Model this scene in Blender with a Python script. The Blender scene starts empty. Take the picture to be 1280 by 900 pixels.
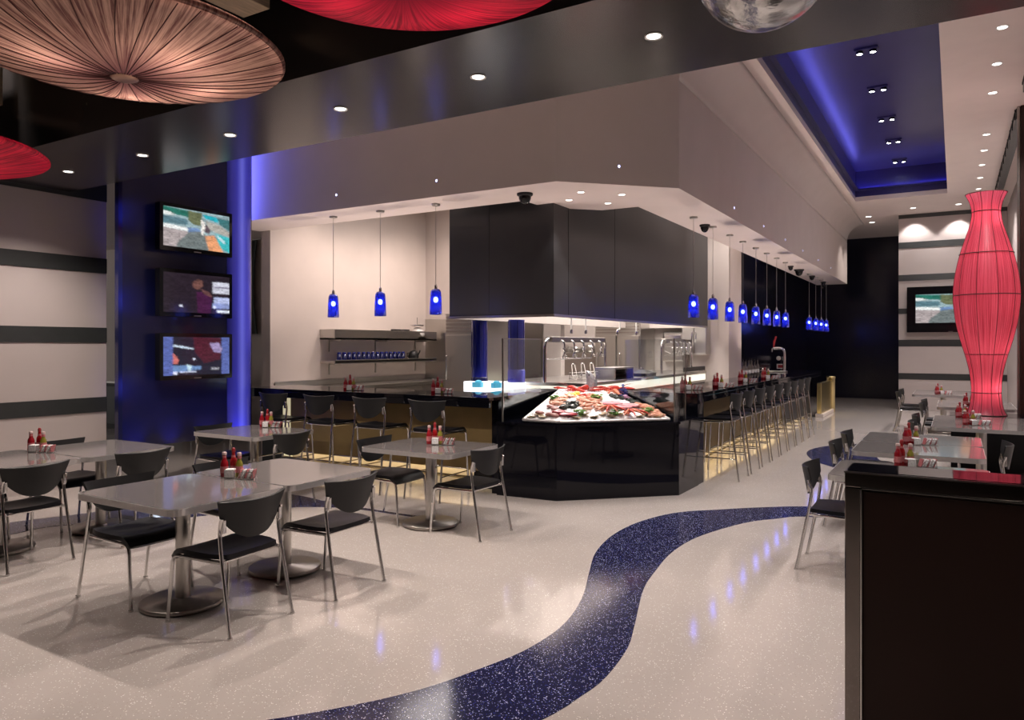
import bpy, math, random
from mathutils import Vector, Matrix
random.seed(7)
PI = math.pi
scn = bpy.context.scene
COL = scn.collection

# ------------------------------------------------------------------ camera, world, exposure
cam_d = bpy.data.cameras.new('camera')
cam = bpy.data.objects.new('camera', cam_d)
COL.objects.link(cam)
cam.location = (0, 0, 1.68)
cam.rotation_euler = (PI / 2, 0, math.atan(554 / 925.0))
cam_d.sensor_width = 36.0
cam_d.lens = 925 / 1280 * 36
cam_d.shift_y = -18 / 1280
cam_d.clip_end = 100
scn.camera = cam

scn.view_settings.view_transform = 'Standard'
scn.view_settings.look = 'None'
scn.view_settings.exposure = 0.0
scn.view_settings.gamma = 1.0
scn.view_settings.use_curve_mapping = False

world = bpy.data.worlds.new('world')
scn.world = world
world.use_nodes = True
world.node_tree.nodes['Background'].inputs[0].default_value = (1.0, 0.93, 0.9, 1)
world.node_tree.nodes['Background'].inputs[1].default_value = 0.35

PINK = (1.0, 0.80, 0.70)
COOL = (1.0, 0.92, 0.90)
WARM = (1.0, 0.87, 0.79)
NEUT = (1.0, 0.91, 0.86)
BLUE = (0.12, 0.14, 1.0)

def spot(name, loc, target, watts, color=WARM, angle=100, blend=0.6, radius=0.05):
    l = bpy.data.lights.new(name, 'SPOT')
    l.energy = watts; l.color = color
    l.spot_size = math.radians(angle); l.spot_blend = blend; l.shadow_soft_size = radius
    o = bpy.data.objects.new(name, l); COL.objects.link(o)
    o.location = loc
    o.rotation_euler = (Vector(target) - Vector(loc)).to_track_quat('-Z', 'Y').to_euler()
    return o

def point(name, loc, watts, color=WARM, radius=0.04):
    l = bpy.data.lights.new(name, 'POINT')
    l.energy = watts; l.color = color; l.shadow_soft_size = radius
    o = bpy.data.objects.new(name, l); COL.objects.link(o); o.location = loc
    return o

def area(name, loc, target, watts, sx, sy, color=WARM):
    l = bpy.data.lights.new(name, 'AREA')
    l.energy = watts; l.color = color; l.shape = 'RECTANGLE'; l.size = sx; l.size_y = sy
    o = bpy.data.objects.new(name, l); COL.objects.link(o)
    o.location = loc
    o.rotation_euler = (Vector(target) - Vector(loc)).to_track_quat('-Z', 'Y').to_euler()
    return o

# downlights of the beam and of the rest of the dark ceiling over the dining floor
BEAM_DL = [(-7.95, 4.25), (-6.66, 4.25), (-5.37, 4.23), (-4.05, 4.2), (-2.77, 4.18), (-1.52, 4.16)]
for x, y in BEAM_DL:
    spot('beam_lamp_light', (x, y, 3.48), (x, y, 0), 185, WARM, 125, 0.8, .025)
for x, y in [(-7.0, 1.2), (-5.4, 1.2), (-2.7, 1.0), (-1.2, 1.8), (-4.6, -0.6), (-2.3, -1.0), (0.8, 0.6)]:
    spot('ceiling_lamp_light', (x, y, 4.9), (x + 0.1, y + 0.3, 0), 85, WARM, 85, 0.7)
# ceiling downlights on the right
CEIL_DL = [(0.435, y) for y in (9.53, 10.73, 11.93, 14.23, 15.37, 16.58, 17.83, 19.08)]
for x, y in CEIL_DL + [(0.435, 7.2), (0.435, 5.6)]:
    spot('ceiling_lamp_light', (x, y, 5.07), (x, y, 0), 230, COOL, 110, 0.8)
WASH_DL = [(-0.9, 20.9), (0.07, 20.9)]
for x, y in WASH_DL:
    spot('wall_washer_light', (x, 21.62, 5.05), (x, 21.80, 3.0), 70, (1, .93, .90), 95, 0.35)
END_DL = [(-1.97, 21.7), (-1.98, 22.75)]
for x, y in END_DL:
    spot('ceiling_lamp_light', (x, y, 5.07), (x, y, 0), 90, WARM, 95, 0.7)
COFFER_DL = [(-1.06, y) for y in (11.33, 13.1, 14.9, 16.6, 18.45)]
for x, y in COFFER_DL + [(-1.06, 9.5), (-1.06, 7.8)]:
    spot('coffer_lamp_light', (x, y, 5.6), (x, y, 0), 210, NEUT, 70, 0.6)
SOFFIT_DL = [(-3.68, 7.68), (-4.0, 8.02), (-3.33, 8.05), (-3.68, 8.45)]
for x, y in SOFFIT_DL:
    spot('soffit_lamp_light', (x, y, 3.42), (x - 0.1, y + 0.05, 0), 60, NEUT, 80, 0.6)
# kitchen: added ceiling fill and wall spots without fittings; lamps inside the exhaust hood
area('kitchen_fill_light', (-6.9, 9.8, 4.25), (-6.9, 9.8, 0), 70, 1.6, 3.0, NEUT)
for x, y in ((-7.6, 8.6), (-7.4, 9.8), (-7.2, 10.9)): spot('kitchen_wall_fill', (x, y, 4.2), (-9.0, y + .2, 1.6), 135, PINK, 95, .9)
area('kitchen_fill_light', (-6.0, 13.6, 4.25), (-6.0, 13.8, 0), 170, 2.4, 1.0, NEUT)
area('hood_lamp_light', (-5.05, 11.4, 3.4), (-5.05, 11.4, 0), 200, 0.9, 5.6, NEUT)
# the light well over the bar floor behind the soffit
for y in (9.8, 12.5, 15.5, 18.5):
    spot('bar_lamp_light', (-3.65, y, 4.9), (-3.3, y, 0), 60, WARM, 100, 0.7)

spot('bar_wall_fill', (-3.62, 13.3, 4.9), (-4.0, 15.0, 2.0), 170, NEUT, 75, .8)  # added spots that brighten the kitchen end wall beside the hood
spot('bar_wall_fill', (-3.62, 14.2, 4.9), (-3.9, 15.5, 1.5), 60, NEUT, 80, .8)
# added upward spots standing in for bounce light on the soffit underside
for x in (-7.9, -6.9, -5.9, -4.95): spot('soffit_bounce_fill', (x, 7.52, 1.16), (x, 7.40, 3.4), 52, PINK, 135, .8, .02)
for y in (9.4, 11.0, 12.7, 14.4, 16.1, 17.8): spot('soffit_bounce_fill', (-3.36, y, 1.16), (-3.05, y, 3.4), 52, PINK, 135, .8, .02)
# added spots without fittings: one row brightens the striped left wall
for y in (1.5, 3.2, 4.6): spot('left_wall_fill', (-7.6, y, 4.9), (-9, y + .3, 1.3), 110, WARM, 85, .8)
for y in (15.5, 18.5): spot('striped_wall_fill', (-.4, y, 5.0), (.3, 21.9, 2.0), 120, NEUT, 60, .8)  # more added spots, brightening the striped wall at the back

# ------------------------------------------------------------------ materials (all node based)
def mat(name, col, rough=0.5, metal=0.0, spec=0.5, emit=None, estr=0.0, nscale=30.0, namt=0.06, bump=0.0, coat=0.0, aniso=None):
    m = bpy.data.materials.new(name); m.use_nodes = True
    nt = m.node_tree; b = nt.nodes['Principled BSDF']
    tc = nt.nodes.new('ShaderNodeTexCoord'); nz = nt.nodes.new('ShaderNodeTexNoise')
    nz.inputs['Scale'].default_value = nscale; nz.inputs['Detail'].default_value = 4
    if aniso:
        mp = nt.nodes.new('ShaderNodeMapping'); mp.inputs['Scale'].default_value = aniso
        nt.links.new(tc.outputs['Object'], mp.inputs[0]); nt.links.new(mp.outputs[0], nz.inputs['Vector'])
    else:
        nt.links.new(tc.outputs['Object'], nz.inputs['Vector'])
    mix = nt.nodes.new('ShaderNodeMix'); mix.data_type = 'RGBA'
    lo = tuple(max(0, c * (1 - namt * 2)) for c in col); hi = tuple(min(1, c * (1 + namt * 2)) for c in col)
    mix.inputs[6].default_value = (*lo, 1); mix.inputs[7].default_value = (*hi, 1)
    nt.links.new(nz.outputs['Fac'], mix.inputs[0]); nt.links.new(mix.outputs[2], b.inputs['Base Color'])
    b.inputs['Roughness'].default_value = rough; b.inputs['Metallic'].default_value = metal
    b.inputs['Specular IOR Level'].default_value = spec
    if coat: b.inputs['Coat Weight'].default_value = coat; b.inputs['Coat Roughness'].default_value = 0.05
    if emit:
        b.inputs['Emission Color'].default_value = (*emit, 1); b.inputs['Emission Strength'].default_value = estr
    if bump:
        bp = nt.nodes.new('ShaderNodeBump'); bp.inputs['Strength'].default_value = bump; bp.inputs['Distance'].default_value = 0.01
        nt.links.new(nz.outputs['Fac'], bp.inputs['Height']); nt.links.new(bp.outputs[0], b.inputs['Normal'])
    return m

def terrazzo(name, base, chips, rough, dens=0.16, scale=70):
    m = bpy.data.materials.new(name); m.use_nodes = True
    nt = m.node_tree; b = nt.nodes['Principled BSDF']; L = nt.links.new
    tc = nt.nodes.new('ShaderNodeTexCoord')
    vo = nt.nodes.new('ShaderNodeTexVoronoi'); vo.inputs['Scale'].default_value = scale
    L(tc.outputs['Object'], vo.inputs['Vector'])
    sep = nt.nodes.new('ShaderNodeSeparateColor'); L(vo.outputs['Color'], sep.inputs[0])
    # a chip where the cell's random number is high and we are near its centre
    gt = nt.nodes.new('ShaderNodeMath'); gt.operation = 'GREATER_THAN'; gt.inputs[1].default_value = 1 - dens
    L(sep.outputs[0], gt.inputs[0])
    lt = nt.nodes.new('ShaderNodeMath'); lt.operation = 'LESS_THAN'; lt.inputs[1].default_value = 0.42
    L(vo.outputs['Distance'], lt.inputs[0])
    mu = nt.nodes.new('ShaderNodeMath'); mu.operation = 'MULTIPLY'; L(gt.outputs[0], mu.inputs[0]); L(lt.outputs[0], mu.inputs[1])
    cr = nt.nodes.new('ShaderNodeValToRGB'); cr.color_ramp.interpolation = 'CONSTANT'
    els = cr.color_ramp.elements
    els[0].color = (*chips[0], 1); els[0].position = 0
    els[1].color = (*chips[1], 1); els[1].position = 1 / len(chips)
    for i, c in enumerate(chips[2:]):
        e = els.new((i + 2) / len(chips)); e.color = (*c, 1)
    L(sep.outputs[1], cr.inputs[0])
    nz = nt.nodes.new('ShaderNodeTexNoise'); nz.inputs['Scale'].default_value = 1.3; nz.inputs['Detail'].default_value = 5
    L(tc.outputs['Object'], nz.inputs['Vector'])
    mixb = nt.nodes.new('ShaderNodeMix'); mixb.data_type = 'RGBA'
    mixb.inputs[6].default_value = (*[c * .9 for c in base], 1); mixb.inputs[7].default_value = (*[min(1, c * 1.1) for c in base], 1)
    L(nz.outputs['Fac'], mixb.inputs[0])
    mix = nt.nodes.new('ShaderNodeMix'); mix.data_type = 'RGBA'
    L(mu.outputs[0], mix.inputs[0]); L(mixb.outputs[2], mix.inputs[6]); L(cr.outputs[0], mix.inputs[7])
    L(mix.outputs[2], b.inputs['Base Color'])
    b.inputs['Roughness'].default_value = rough; b.inputs['Specular IOR Level'].default_value = 0.5
    return m

def fabric(name, c1, c2, streaks, mode, trans=0.6, emit=0.0, tint=None):
    """thread-wrapped shade: radial ('radial') or vertical ('vertical') threads, lets the lamp inside shine through"""
    m = bpy.data.materials.new(name); m.use_nodes = True
    nt = m.node_tree; L = nt.links.new
    for n in list(nt.nodes): nt.nodes.remove(n)
    out = nt.nodes.new('ShaderNodeOutputMaterial')
    tc = nt.nodes.new('ShaderNodeTexCoord'); sx = nt.nodes.new('ShaderNodeSeparateXYZ'); L(tc.outputs['Object'], sx.inputs[0])
    at = nt.nodes.new('ShaderNodeMath'); at.operation = 'ARCTAN2'; L(sx.outputs['Y'], at.inputs[0]); L(sx.outputs['X'], at.inputs[1])
    cs = nt.nodes.new('ShaderNodeMath'); cs.operation = 'COSINE'; L(at.outputs[0], cs.inputs[0])
    sn = nt.nodes.new('ShaderNodeMath'); sn.operation = 'SINE'; L(at.outputs[0], sn.inputs[0])
    r = nt.nodes.new('ShaderNodeVectorMath'); r.operation = 'LENGTH'; L(tc.outputs['Object'], r.inputs[0])
    rs = nt.nodes.new('ShaderNodeMath'); rs.operation = 'MULTIPLY'; rs.inputs[1].default_value = 0.02 if mode == 'vertical' else 0.06
    L(r.outputs['Value'], rs.inputs[0])
    cb = nt.nodes.new('ShaderNodeCombineXYZ'); L(cs.outputs[0], cb.inputs[0]); L(sn.outputs[0], cb.inputs[1]); L(rs.outputs[0], cb.inputs[2])
    n1 = nt.nodes.new('ShaderNodeTexNoise'); n1.inputs['Scale'].default_value = streaks; n1.inputs['Detail'].default_value = 6; n1.inputs['Roughness'].default_value = .7
    L(cb.outputs[0], n1.inputs['Vector'])
    ramp = nt.nodes.new('ShaderNodeValToRGB')
    ramp.color_ramp.elements[0].position = 0.38; ramp.color_ramp.elements[0].color = (*c1, 1)
    ramp.color_ramp.elements[1].position = 0.58; ramp.color_ramp.elements[1].color = (*c2, 1)
    L(n1.outputs['Fac'], ramp.inputs[0])
    csrc = ramp.outputs[0]
    if mode == 'radial':       # the threads crowd together round the hub and get denser and darker
        hr = nt.nodes.new('ShaderNodeMapRange'); hr.inputs['From Min'].default_value = .12; hr.inputs['From Max'].default_value = .48
        L(r.outputs['Value'], hr.inputs['Value'])
        hm = nt.nodes.new('ShaderNodeMix'); hm.data_type = 'RGBA'; hm.inputs[6].default_value = (c1[0] * .8, c1[1] * .8, c1[2] * 1.1, 1)
        L(hr.outputs['Result'], hm.inputs[0]); L(ramp.outputs[0], hm.inputs[7]); csrc = hm.outputs[2]
    df = nt.nodes.new('ShaderNodeBsdfDiffuse'); tr = nt.nodes.new('ShaderNodeBsdfTranslucent')
    L(csrc, df.inputs[0]); L(csrc, tr.inputs[0])
    mx = nt.nodes.new('ShaderNodeMixShader'); mx.inputs[0].default_value = trans
    L(df.outputs[0], mx.inputs[1]); L(tr.outputs[0], mx.inputs[2])
    last = mx
    if emit:
        em = nt.nodes.new('ShaderNodeEmission'); L(csrc, em.inputs[0]); em.inputs[1].default_value = emit
        ad = nt.nodes.new('ShaderNodeAddShader'); L(mx.outputs[0], ad.inputs[0]); L(em.outputs[0], ad.inputs[1]); last = ad
    gl = nt.nodes.new('ShaderNodeBsdfGlossy'); gl.inputs['Roughness'].default_value = .35
    mg = nt.nodes.new('ShaderNodeMixShader'); mg.inputs[0].default_value = .05
    L(last.outputs[0], mg.inputs[1]); L(gl.outputs[0], mg.inputs[2])
    L(mg.outputs[0], out.inputs[0])
    return m

def glass(name, tint=(1, 1, 1), refl=0.08, body=0.0, bodycol=(1, 1, 1), emit=0.0):
    m = bpy.data.materials.new(name); m.use_nodes = True
    nt = m.node_tree; L = nt.links.new
    for n in list(nt.nodes): nt.nodes.remove(n)
    out = nt.nodes.new('ShaderNodeOutputMaterial')
    t = nt.nodes.new('ShaderNodeBsdfTransparent'); t.inputs[0].default_value = (*tint, 1)
    g = nt.nodes.new('ShaderNodeBsdfGlossy'); g.inputs['Roughness'].default_value = 0.02
    fr = nt.nodes.new('ShaderNodeFresnel'); fr.inputs[0].default_value = 1.45
    ml = nt.nodes.new('ShaderNodeMath'); ml.operation = 'MULTIPLY_ADD'; ml.inputs[1].default_value = 0.26; ml.inputs[2].default_value = refl * .3
    L(fr.outputs[0], ml.inputs[0])
    base = t
    if body:
        nz = nt.nodes.new('ShaderNodeTexNoise'); nz.inputs['Scale'].default_value = 25
        tc = nt.nodes.new('ShaderNodeTexCoord'); L(tc.outputs['Object'], nz.inputs['Vector'])
        mc = nt.nodes.new('ShaderNodeMix'); mc.data_type = 'RGBA'
        mc.inputs[6].default_value = (*[c * .7 for c in bodycol], 1); mc.inputs[7].default_value = (*bodycol, 1); L(nz.outputs['Fac'], mc.inputs[0])
        tl = nt.nodes.new('ShaderNodeBsdfTranslucent'); L(mc.outputs[2], tl.inputs[0])
        lay = tl
        if emit:
            em = nt.nodes.new('ShaderNodeEmission'); L(mc.outputs[2], em.inputs[0]); em.inputs[1].default_value = emit
            ad = nt.nodes.new('ShaderNodeAddShader'); L(tl.outputs[0], ad.inputs[0]); L(em.outputs[0], ad.inputs[1]); lay = ad
        mb = nt.nodes.new('ShaderNodeMixShader'); mb.inputs[0].default_value = body
        L(t.outputs[0], mb.inputs[1]); L(lay.outputs[0], mb.inputs[2]); base = mb
    mx = nt.nodes.new('ShaderNodeMixShader'); L(ml.outputs[0], mx.inputs[0])
    L(base.outputs[0], mx.inputs[1]); L(g.outputs[0], mx.inputs[2]); L(mx.outputs[0], out.inputs[0])
    return m

M = {}
M['floor'] = terrazzo('pale_terrazzo', (0.46, 0.415, 0.385), [(.95, .92, .88), (.75, .70, .62), (.36, .31, .28), (.9, .88, .86)], 0.075, 0.10, 150)
M['path'] = terrazzo('blue_terrazzo', (0.012, 0.014, 0.055), [(.75, .75, .85), (.05, .06, .25), (.3, .32, .45), (.02, .02, .09)], 0.12, 0.34, 150)
M['cream'] = mat('cream_paint', (0.60, 0.53, 0.49), .6, nscale=3, namt=.03)
M['ceil'] = mat('ceiling_paint', (0.80, 0.70, 0.655), .6, nscale=3, namt=.03)
M['soffit'] = mat('soffit_paint', (0.74, 0.66, 0.63), .55, nscale=2, namt=.03)
M['panel'] = mat('beige_wall_panel', (0.50, 0.44, 0.42), .5, nscale=2, namt=.03)
M['stripe'] = mat('charcoal_stripe', (0.035, 0.038, 0.038), .35, nscale=8, namt=.1)
M['black_ceiling'] = mat('black_ceiling_paint', (0.0015, 0.0015, 0.002), .9, nscale=2)
M['beam'] = mat('dark_lacquered_beam', (0.055, 0.050, 0.050), .22, 0.3, nscale=1.5, namt=.1)
M['hood'] = mat('dark_hood_lacquer', (0.036, 0.036, 0.039), .36, 0.3, nscale=1.0, namt=.12)
M['navy'] = mat('navy_lacquer', (0.010, 0.012, 0.055), .22, nscale=1.2, namt=.15, coat=.3)
M['darkwall'] = mat('midnight_wall', (0.004, 0.005, 0.018), .2, nscale=1.0, namt=.2)
M['coffer'] = mat('blue_coffer_paint', (0.045, 0.04, 0.16), .3, nscale=1.0, namt=.1)
M['steel'] = mat('brushed_steel', (0.55, 0.53, 0.50), .28, 1.0, nscale=60, namt=.06, aniso=(1, 1, 20))
M['chrome'] = mat('chrome_tube', (0.70, 0.69, 0.68), .14, 1.0, nscale=20, namt=.03)
M['darksteel'] = mat('table_base_steel', (0.40, 0.37, 0.34), .35, 1.0, nscale=40, namt=.06)
M['tabletop'] = mat('grey_laminate', (0.17, 0.155, 0.15), .09, nscale=7, namt=.10, aniso=(1, 5, 1), coat=.2)
M['edge'] = mat('table_edge_aluminium', (0.66, 0.64, 0.63), .28, .7, nscale=40)
M['plastic'] = mat('black_plastic', (0.012, 0.0125, 0.0135), .45, spec=.35, nscale=30)
M['seat'] = mat('black_vinyl', (0.006, 0.006, 0.008), .33, spec=.3, nscale=60, bump=.1)
M['granite'] = mat('black_granite', (0.004, 0.004, 0.007), .05, spec=.28, nscale=60, namt=.4)
M['bronze'] = mat('bronze_panel', (0.24, 0.17, 0.07), .45, .5, nscale=4, namt=.12)
M['brass'] = mat('brass', (0.75, 0.62, 0.32), .25, 1.0, nscale=10)
M['mirror'] = mat('polished_dark_metal', (0.27, 0.24, 0.225), .06, 1.0, nscale=3, namt=.2)
M['brown'] = mat('dark_brown_laminate', (0.027, 0.0105, 0.0075), .5, spec=.3, nscale=3, namt=.1)
M['wood'] = mat('oak_veneer', (0.72, 0.52, 0.36), .5, nscale=6, namt=.25, aniso=(12, 1, 12))
M['lens'] = mat('lamp_lens', (1, .95, .9), .4, emit=(1, .95, .88), estr=6)
M['trim'] = mat('white_trim_ring', (.8, .77, .74), .4)
M['star'] = mat('spot_lamp_lens', (1, 1, 1), .4, emit=(.9, .93, 1), estr=25)
M['bluedot'] = mat('blue_led_lens', (.6, .6, 1), .4, emit=(.45, .45, 1), estr=9)
M['bulb'] = mat('pendant_bulb', (1, 1, 1), .4, emit=(.75, .85, 1), estr=38)
M['blueglass'] = glass('cobalt_glass', (.42, .48, .97), .1, .5, (.012, .018, .26), .06)
M['clear'] = glass('clear_glass', (.96, .98, .98), .05)
M['bottleglass'] = glass('frosted_bottle_glass', (.9, .88, .85), .2, .55, (.62, .56, .52))
M['goblet'] = glass('blue_tinted_glass', (.55, .62, .9), .15, .25, (.08, .1, .5))
M['led_warm'] = mat('warm_led_strip', (1, .9, .6), .5, emit=(1, .80, .42), estr=13)
M['led_blue'] = mat('blue_led_strip', (.2, .2, 1), .5, emit=(.20, .19, 1), estr=15)
M['blue_tube'] = mat('blue_light_diffuser', (.06, .06, .5), .25, emit=(.10, .11, .85), estr=.42, nscale=2, namt=.1)
M['lightpanel'] = mat('lit_panel', (.9, .9, .8), .5, emit=(1, .97, .80), estr=.95)
M['lit_end'] = mat('lit_cream_strip', (.8, .75, .5), .5, emit=(1, .88, .55), estr=.45)
M['iceglow'] = mat('white_lightbox', (.9, .95, 1), .5, emit=(.95, .97, 1), estr=1.3)
M['cyan'] = mat('cyan_ice_block', (.15, .6, .8), .3, emit=(.1, .55, .8), estr=.5)
M['tv'] = mat('tv_black', (0.006, 0.006, 0.008), .12)
M['ketchup'] = mat('ketchup_red', (.25, .007, .014), .2, coat=.3)
M['hotsauce'] = mat('hot_sauce_red', (.32, .010, .014), .2, coat=.3)
M['mustard'] = mat('pepper_sauce_green', (.22, .20, .03), .2, coat=.3)
M['label'] = mat('pink_label_paper', (.45, .14, .15), .5, nscale=150, namt=.4)
M['cap'] = mat('pale_cap', (.50, .36, .34), .4)
M['redcap'] = mat('red_cap', (.25, .012, .016), .4)
M['paper'] = mat('white_packets', (.78, .74, .72), .6, nscale=90, namt=.3)
M['ice'] = mat('crushed_ice', (.86, .86, .86), .35, nscale=60, namt=.08, bump=.6)
M['white'] = mat('white_enamel', (.75, .73, .7), .35)
M['domeblack'] = mat('smoked_dome', (.008, .008, .009), .1)
M['rubber'] = mat('black_rubber', (.01, .01, .01), .7)
M['curtain'] = mat('dark_cloth', (.03, .035, .03), .8, nscale=8, namt=.3)
M['disc_brown'] = fabric('copper_threads', (.16, .055, .05), (.62, .38, .30), 42, 'radial', .55)
M['disc_red'] = fabric('red_threads', (.22, .006, .02), (.70, .022, .06), 34, 'radial', .5, .24)
M['lamp_red'] = fabric('rose_red_threads', (.30, .006, .03), (.64, .11, .17), 60, 'vertical', .5, .09)
M['silver'] = mat('silver_foil', (.62, .59, .57), .2, 1.0, nscale=13, namt=.45, aniso=(1, 1, .06), bump=.9)
M['silver_threads'] = fabric('silver_threads', (.10, .09, .09), (.85, .80, .77), 3.2, 'radial', .25)

# ------------------------------------------------------------------ mesh helpers
class MB:
    def __init__(s): s.v = []; s.f = []; s.m = []; s.s = []
    def add(s, vs, fs, m=0, smooth=False):
        o = len(s.v); s.v += [tuple(p) for p in vs]
        for f in fs: s.f.append(tuple(i + o for i in f)); s.m.append(m); s.s.append(smooth)
        return s
    def box(s, x0, x1, y0, y1, z0, z1, m=0):
        x0, x1 = sorted((x0, x1)); y0, y1 = sorted((y0, y1)); z0, z1 = sorted((z0, z1))
        v = [(x0, y0, z0), (x1, y0, z0), (x1, y1, z0), (x0, y1, z0), (x0, y0, z1), (x1, y0, z1), (x1, y1, z1), (x0, y1, z1)]
        return s.add(v, [(3, 2, 1, 0), (4, 5, 6, 7), (0, 1, 5, 4), (1, 2, 6, 5), (2, 3, 7, 6), (3, 0, 4, 7)], m)
    def prism(s, poly, z0, z1, m=0, smooth=False, zf=None):
        a = sum(poly[i][0] * poly[(i + 1) % len(poly)][1] - poly[(i + 1) % len(poly)][0] * poly[i][1] for i in range(len(poly)))
        if a < 0: poly = poly[::-1]
        n = len(poly)
        v = [(x, y, z0) for x, y in poly] + [(x, y, zf(x, y) if zf else z1) for x, y in poly]
        s.add(v, [tuple(range(n - 1, -1, -1)), tuple(range(n, 2 * n))], m)
        s.add(v, [(i, (i + 1) % n, n + (i + 1) % n, n + i) for i in range(n)], m, smooth)
        return s
    def tube(s, pts, r, n=8, m=0, closed=False):
        P = [Vector(p) for p in pts]; k = len(P)
        R = r if isinstance(r, (list, tuple)) else [r] * k
        T = []
        for i in range(k):
            if closed: t = P[(i + 1) % k] - P[i - 1]
            else: t = P[min(i + 1, k - 1)] - P[max(i - 1, 0)]
            T.append(t.normalized())
        up = Vector((0, 0, 1)) if abs(T[0].z) < .9 else Vector((1, 0, 0))
        N = (up - T[0] * up.dot(T[0])).normalized(); v = []
        for i in range(k):
            N = (N - T[i] * N.dot(T[i])).normalized(); B = T[i].cross(N)
            for j in range(n):
                a = 2 * PI * j / n; v.append(P[i] + (N * math.cos(a) + B * math.sin(a)) * R[i])
        f = []
        for i in range(k if closed else k - 1):
            i2 = (i + 1) % k
            for j in range(n): f.append((i * n + j, i * n + (j + 1) % n, i2 * n + (j + 1) % n, i2 * n + j))
        s.add(v, f, m, True)
        if not closed: s.add(v, [tuple(range(n - 1, -1, -1)), tuple(range((k - 1) * n, k * n))], m)
        return s
    def lathe(s, prof, n=20, c=(0, 0, 0), m=0, smooth=True, sx=1, sy=1):
        v = []
        for r, z in prof:
            for j in range(n):
                a = 2 * PI * j / n; v.append((c[0] + r * sx * math.cos(a), c[1] + r * sy * math.sin(a), c[2] + z))
        f = []
        for i in range(len(prof) - 1):
            for j in range(n): f.append((i * n + j, i * n + (j + 1) % n, (i + 1) * n + (j + 1) % n, (i + 1) * n + j))
        s.add(v, f, m, smooth)
        if prof[0][0] > 1e-4: s.add(v[:n], [tuple(range(n - 1, -1, -1))], m)
        if prof[-1][0] > 1e-4: s.add(v[-n:], [tuple(range(n))], m)
        return s
    def ball(s, c, r, m=0, n=12, k=7):
        rx, ry, rz = r if isinstance(r, (list, tuple)) else (r, r, r)
        v = []; f = []
        for i in range(k + 1):
            t = PI * i / k
            for j in range(n):
                a = 2 * PI * j / n
                v.append((c[0] + rx * math.sin(t) * math.cos(a), c[1] + ry * math.sin(t) * math.sin(a), c[2] - rz * math.cos(t)))
        for i in range(k):
            for j in range(n): f.append((i * n + j, i * n + (j + 1) % n, (i + 1) * n + (j + 1) % n, (i + 1) * n + j))
        return s.add(v, f, m, True)
    def shell(s, fn, nu, nv, th, m=0):
        """a sheet p(u,v), u in -1..1, v in 0..1, given a thickness"""
        def nrm(u, v):
            e = 1e-3
            a = Vector(fn(u + e, v)) - Vector(fn(u - e, v)); b = Vector(fn(u, min(1, v + e))) - Vector(fn(u, max(0, v - e)))
            return a.cross(b).normalized()
        A = []; Bk = []
        for i in range(nv + 1):
            for j in range(nu + 1):
                u = -1 + 2 * j / nu; v = i / nv; p = Vector(fn(u, v)); q = nrm(u, v) * th * .5
                A.append(p + q); Bk.append(p - q)
        W = nu + 1; N0 = len(A); f = []
        for i in range(nv):
            for j in range(nu):
                a = i * W + j
                f.append((a, a + 1, a + W + 1, a + W)); f.append((N0 + a + W, N0 + a + W + 1, N0 + a + 1, N0 + a))
        s.add(A + Bk, f, m, True)
        rim = [j for j in range(W)] + [i * W + nu for i in range(1, nv + 1)] + [nv * W + j for j in range(nu - 1, -1, -1)] + [i * W for i in range(nv - 1, 0, -1)]
        k = len(rim)
        s.add(A + Bk, [(rim[i], N0 + rim[i], N0 + rim[(i + 1) % k], rim[(i + 1) % k]) for i in range(k)], m, True)
        return s
    def xform(s, mx, start=0):
        for i in range(start, len(s.v)): s.v[i] = tuple(mx @ Vector(s.v[i]))
        return s
    def build(s, name, mats, parent=None, bevel=0, label=None, loc=None):
        me = bpy.data.meshes.new(name)
        me.from_pydata([tuple(p) for p in s.v], [], s.f)
        for m in (mats if isinstance(mats, (list, tuple)) else [mats]): me.materials.append(M[m] if isinstance(m, str) else m)
        me.polygons.foreach_set('material_index', s.m); me.polygons.foreach_set('use_smooth', s.s)
        me.update()
        o = bpy.data.objects.new(name, me); COL.objects.link(o)
        if parent: o.parent = parent
        if loc: o.location = loc
        if bevel:
            b = o.modifiers.new('bevel', 'BEVEL'); b.width = bevel; b.segments = 2; b.limit_method = 'ANGLE'; b.angle_limit = math.radians(50)
        if label: o['label'] = label
        return o

def tag(o, label, cat, group=None, kind=None):
    o['label'] = label; o['category'] = cat
    if group: o['group'] = group
    if kind: o['kind'] = kind
    return o
def thing(name, label, cat, loc=(0, 0, 0), rz=0, group=None):
    o = bpy.data.objects.new(name, None); COL.objects.link(o)
    o.location = loc; o.rotation_euler = (0, 0, rz); o.empty_display_size = .1
    return tag(o, label, cat, group)
def struct(o): o['kind'] = 'structure'; return o
def kids(o): return [c for c in bpy.data.objects if c.parent == o]
def copy_tree(o, parent=None):
    c = o.copy(); COL.objects.link(c)
    if parent: c.parent = parent
    for ch in kids(o): copy_tree(ch, c)
    return c
def dup(o, loc, rz=None, label=None, group=None):
    c = copy_tree(o); c.location = loc
    if rz is not None: c.rotation_euler = (0, 0, rz)
    if label: c['label'] = label
    if group: c['group'] = group
    return c
def rrect(x0, x1, y0, y1, r, n=5):
    p = []
    for cx, cy, a0 in ((x1 - r, y1 - r, 0), (x0 + r, y1 - r, 90), (x0 + r, y0 + r, 180), (x1 - r, y0 + r, 270)):
        for i in range(n + 1):
            a = math.radians(a0 + 90 * i / n); p.append((cx + r * math.cos(a), cy + r * math.sin(a)))
    return p
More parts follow.
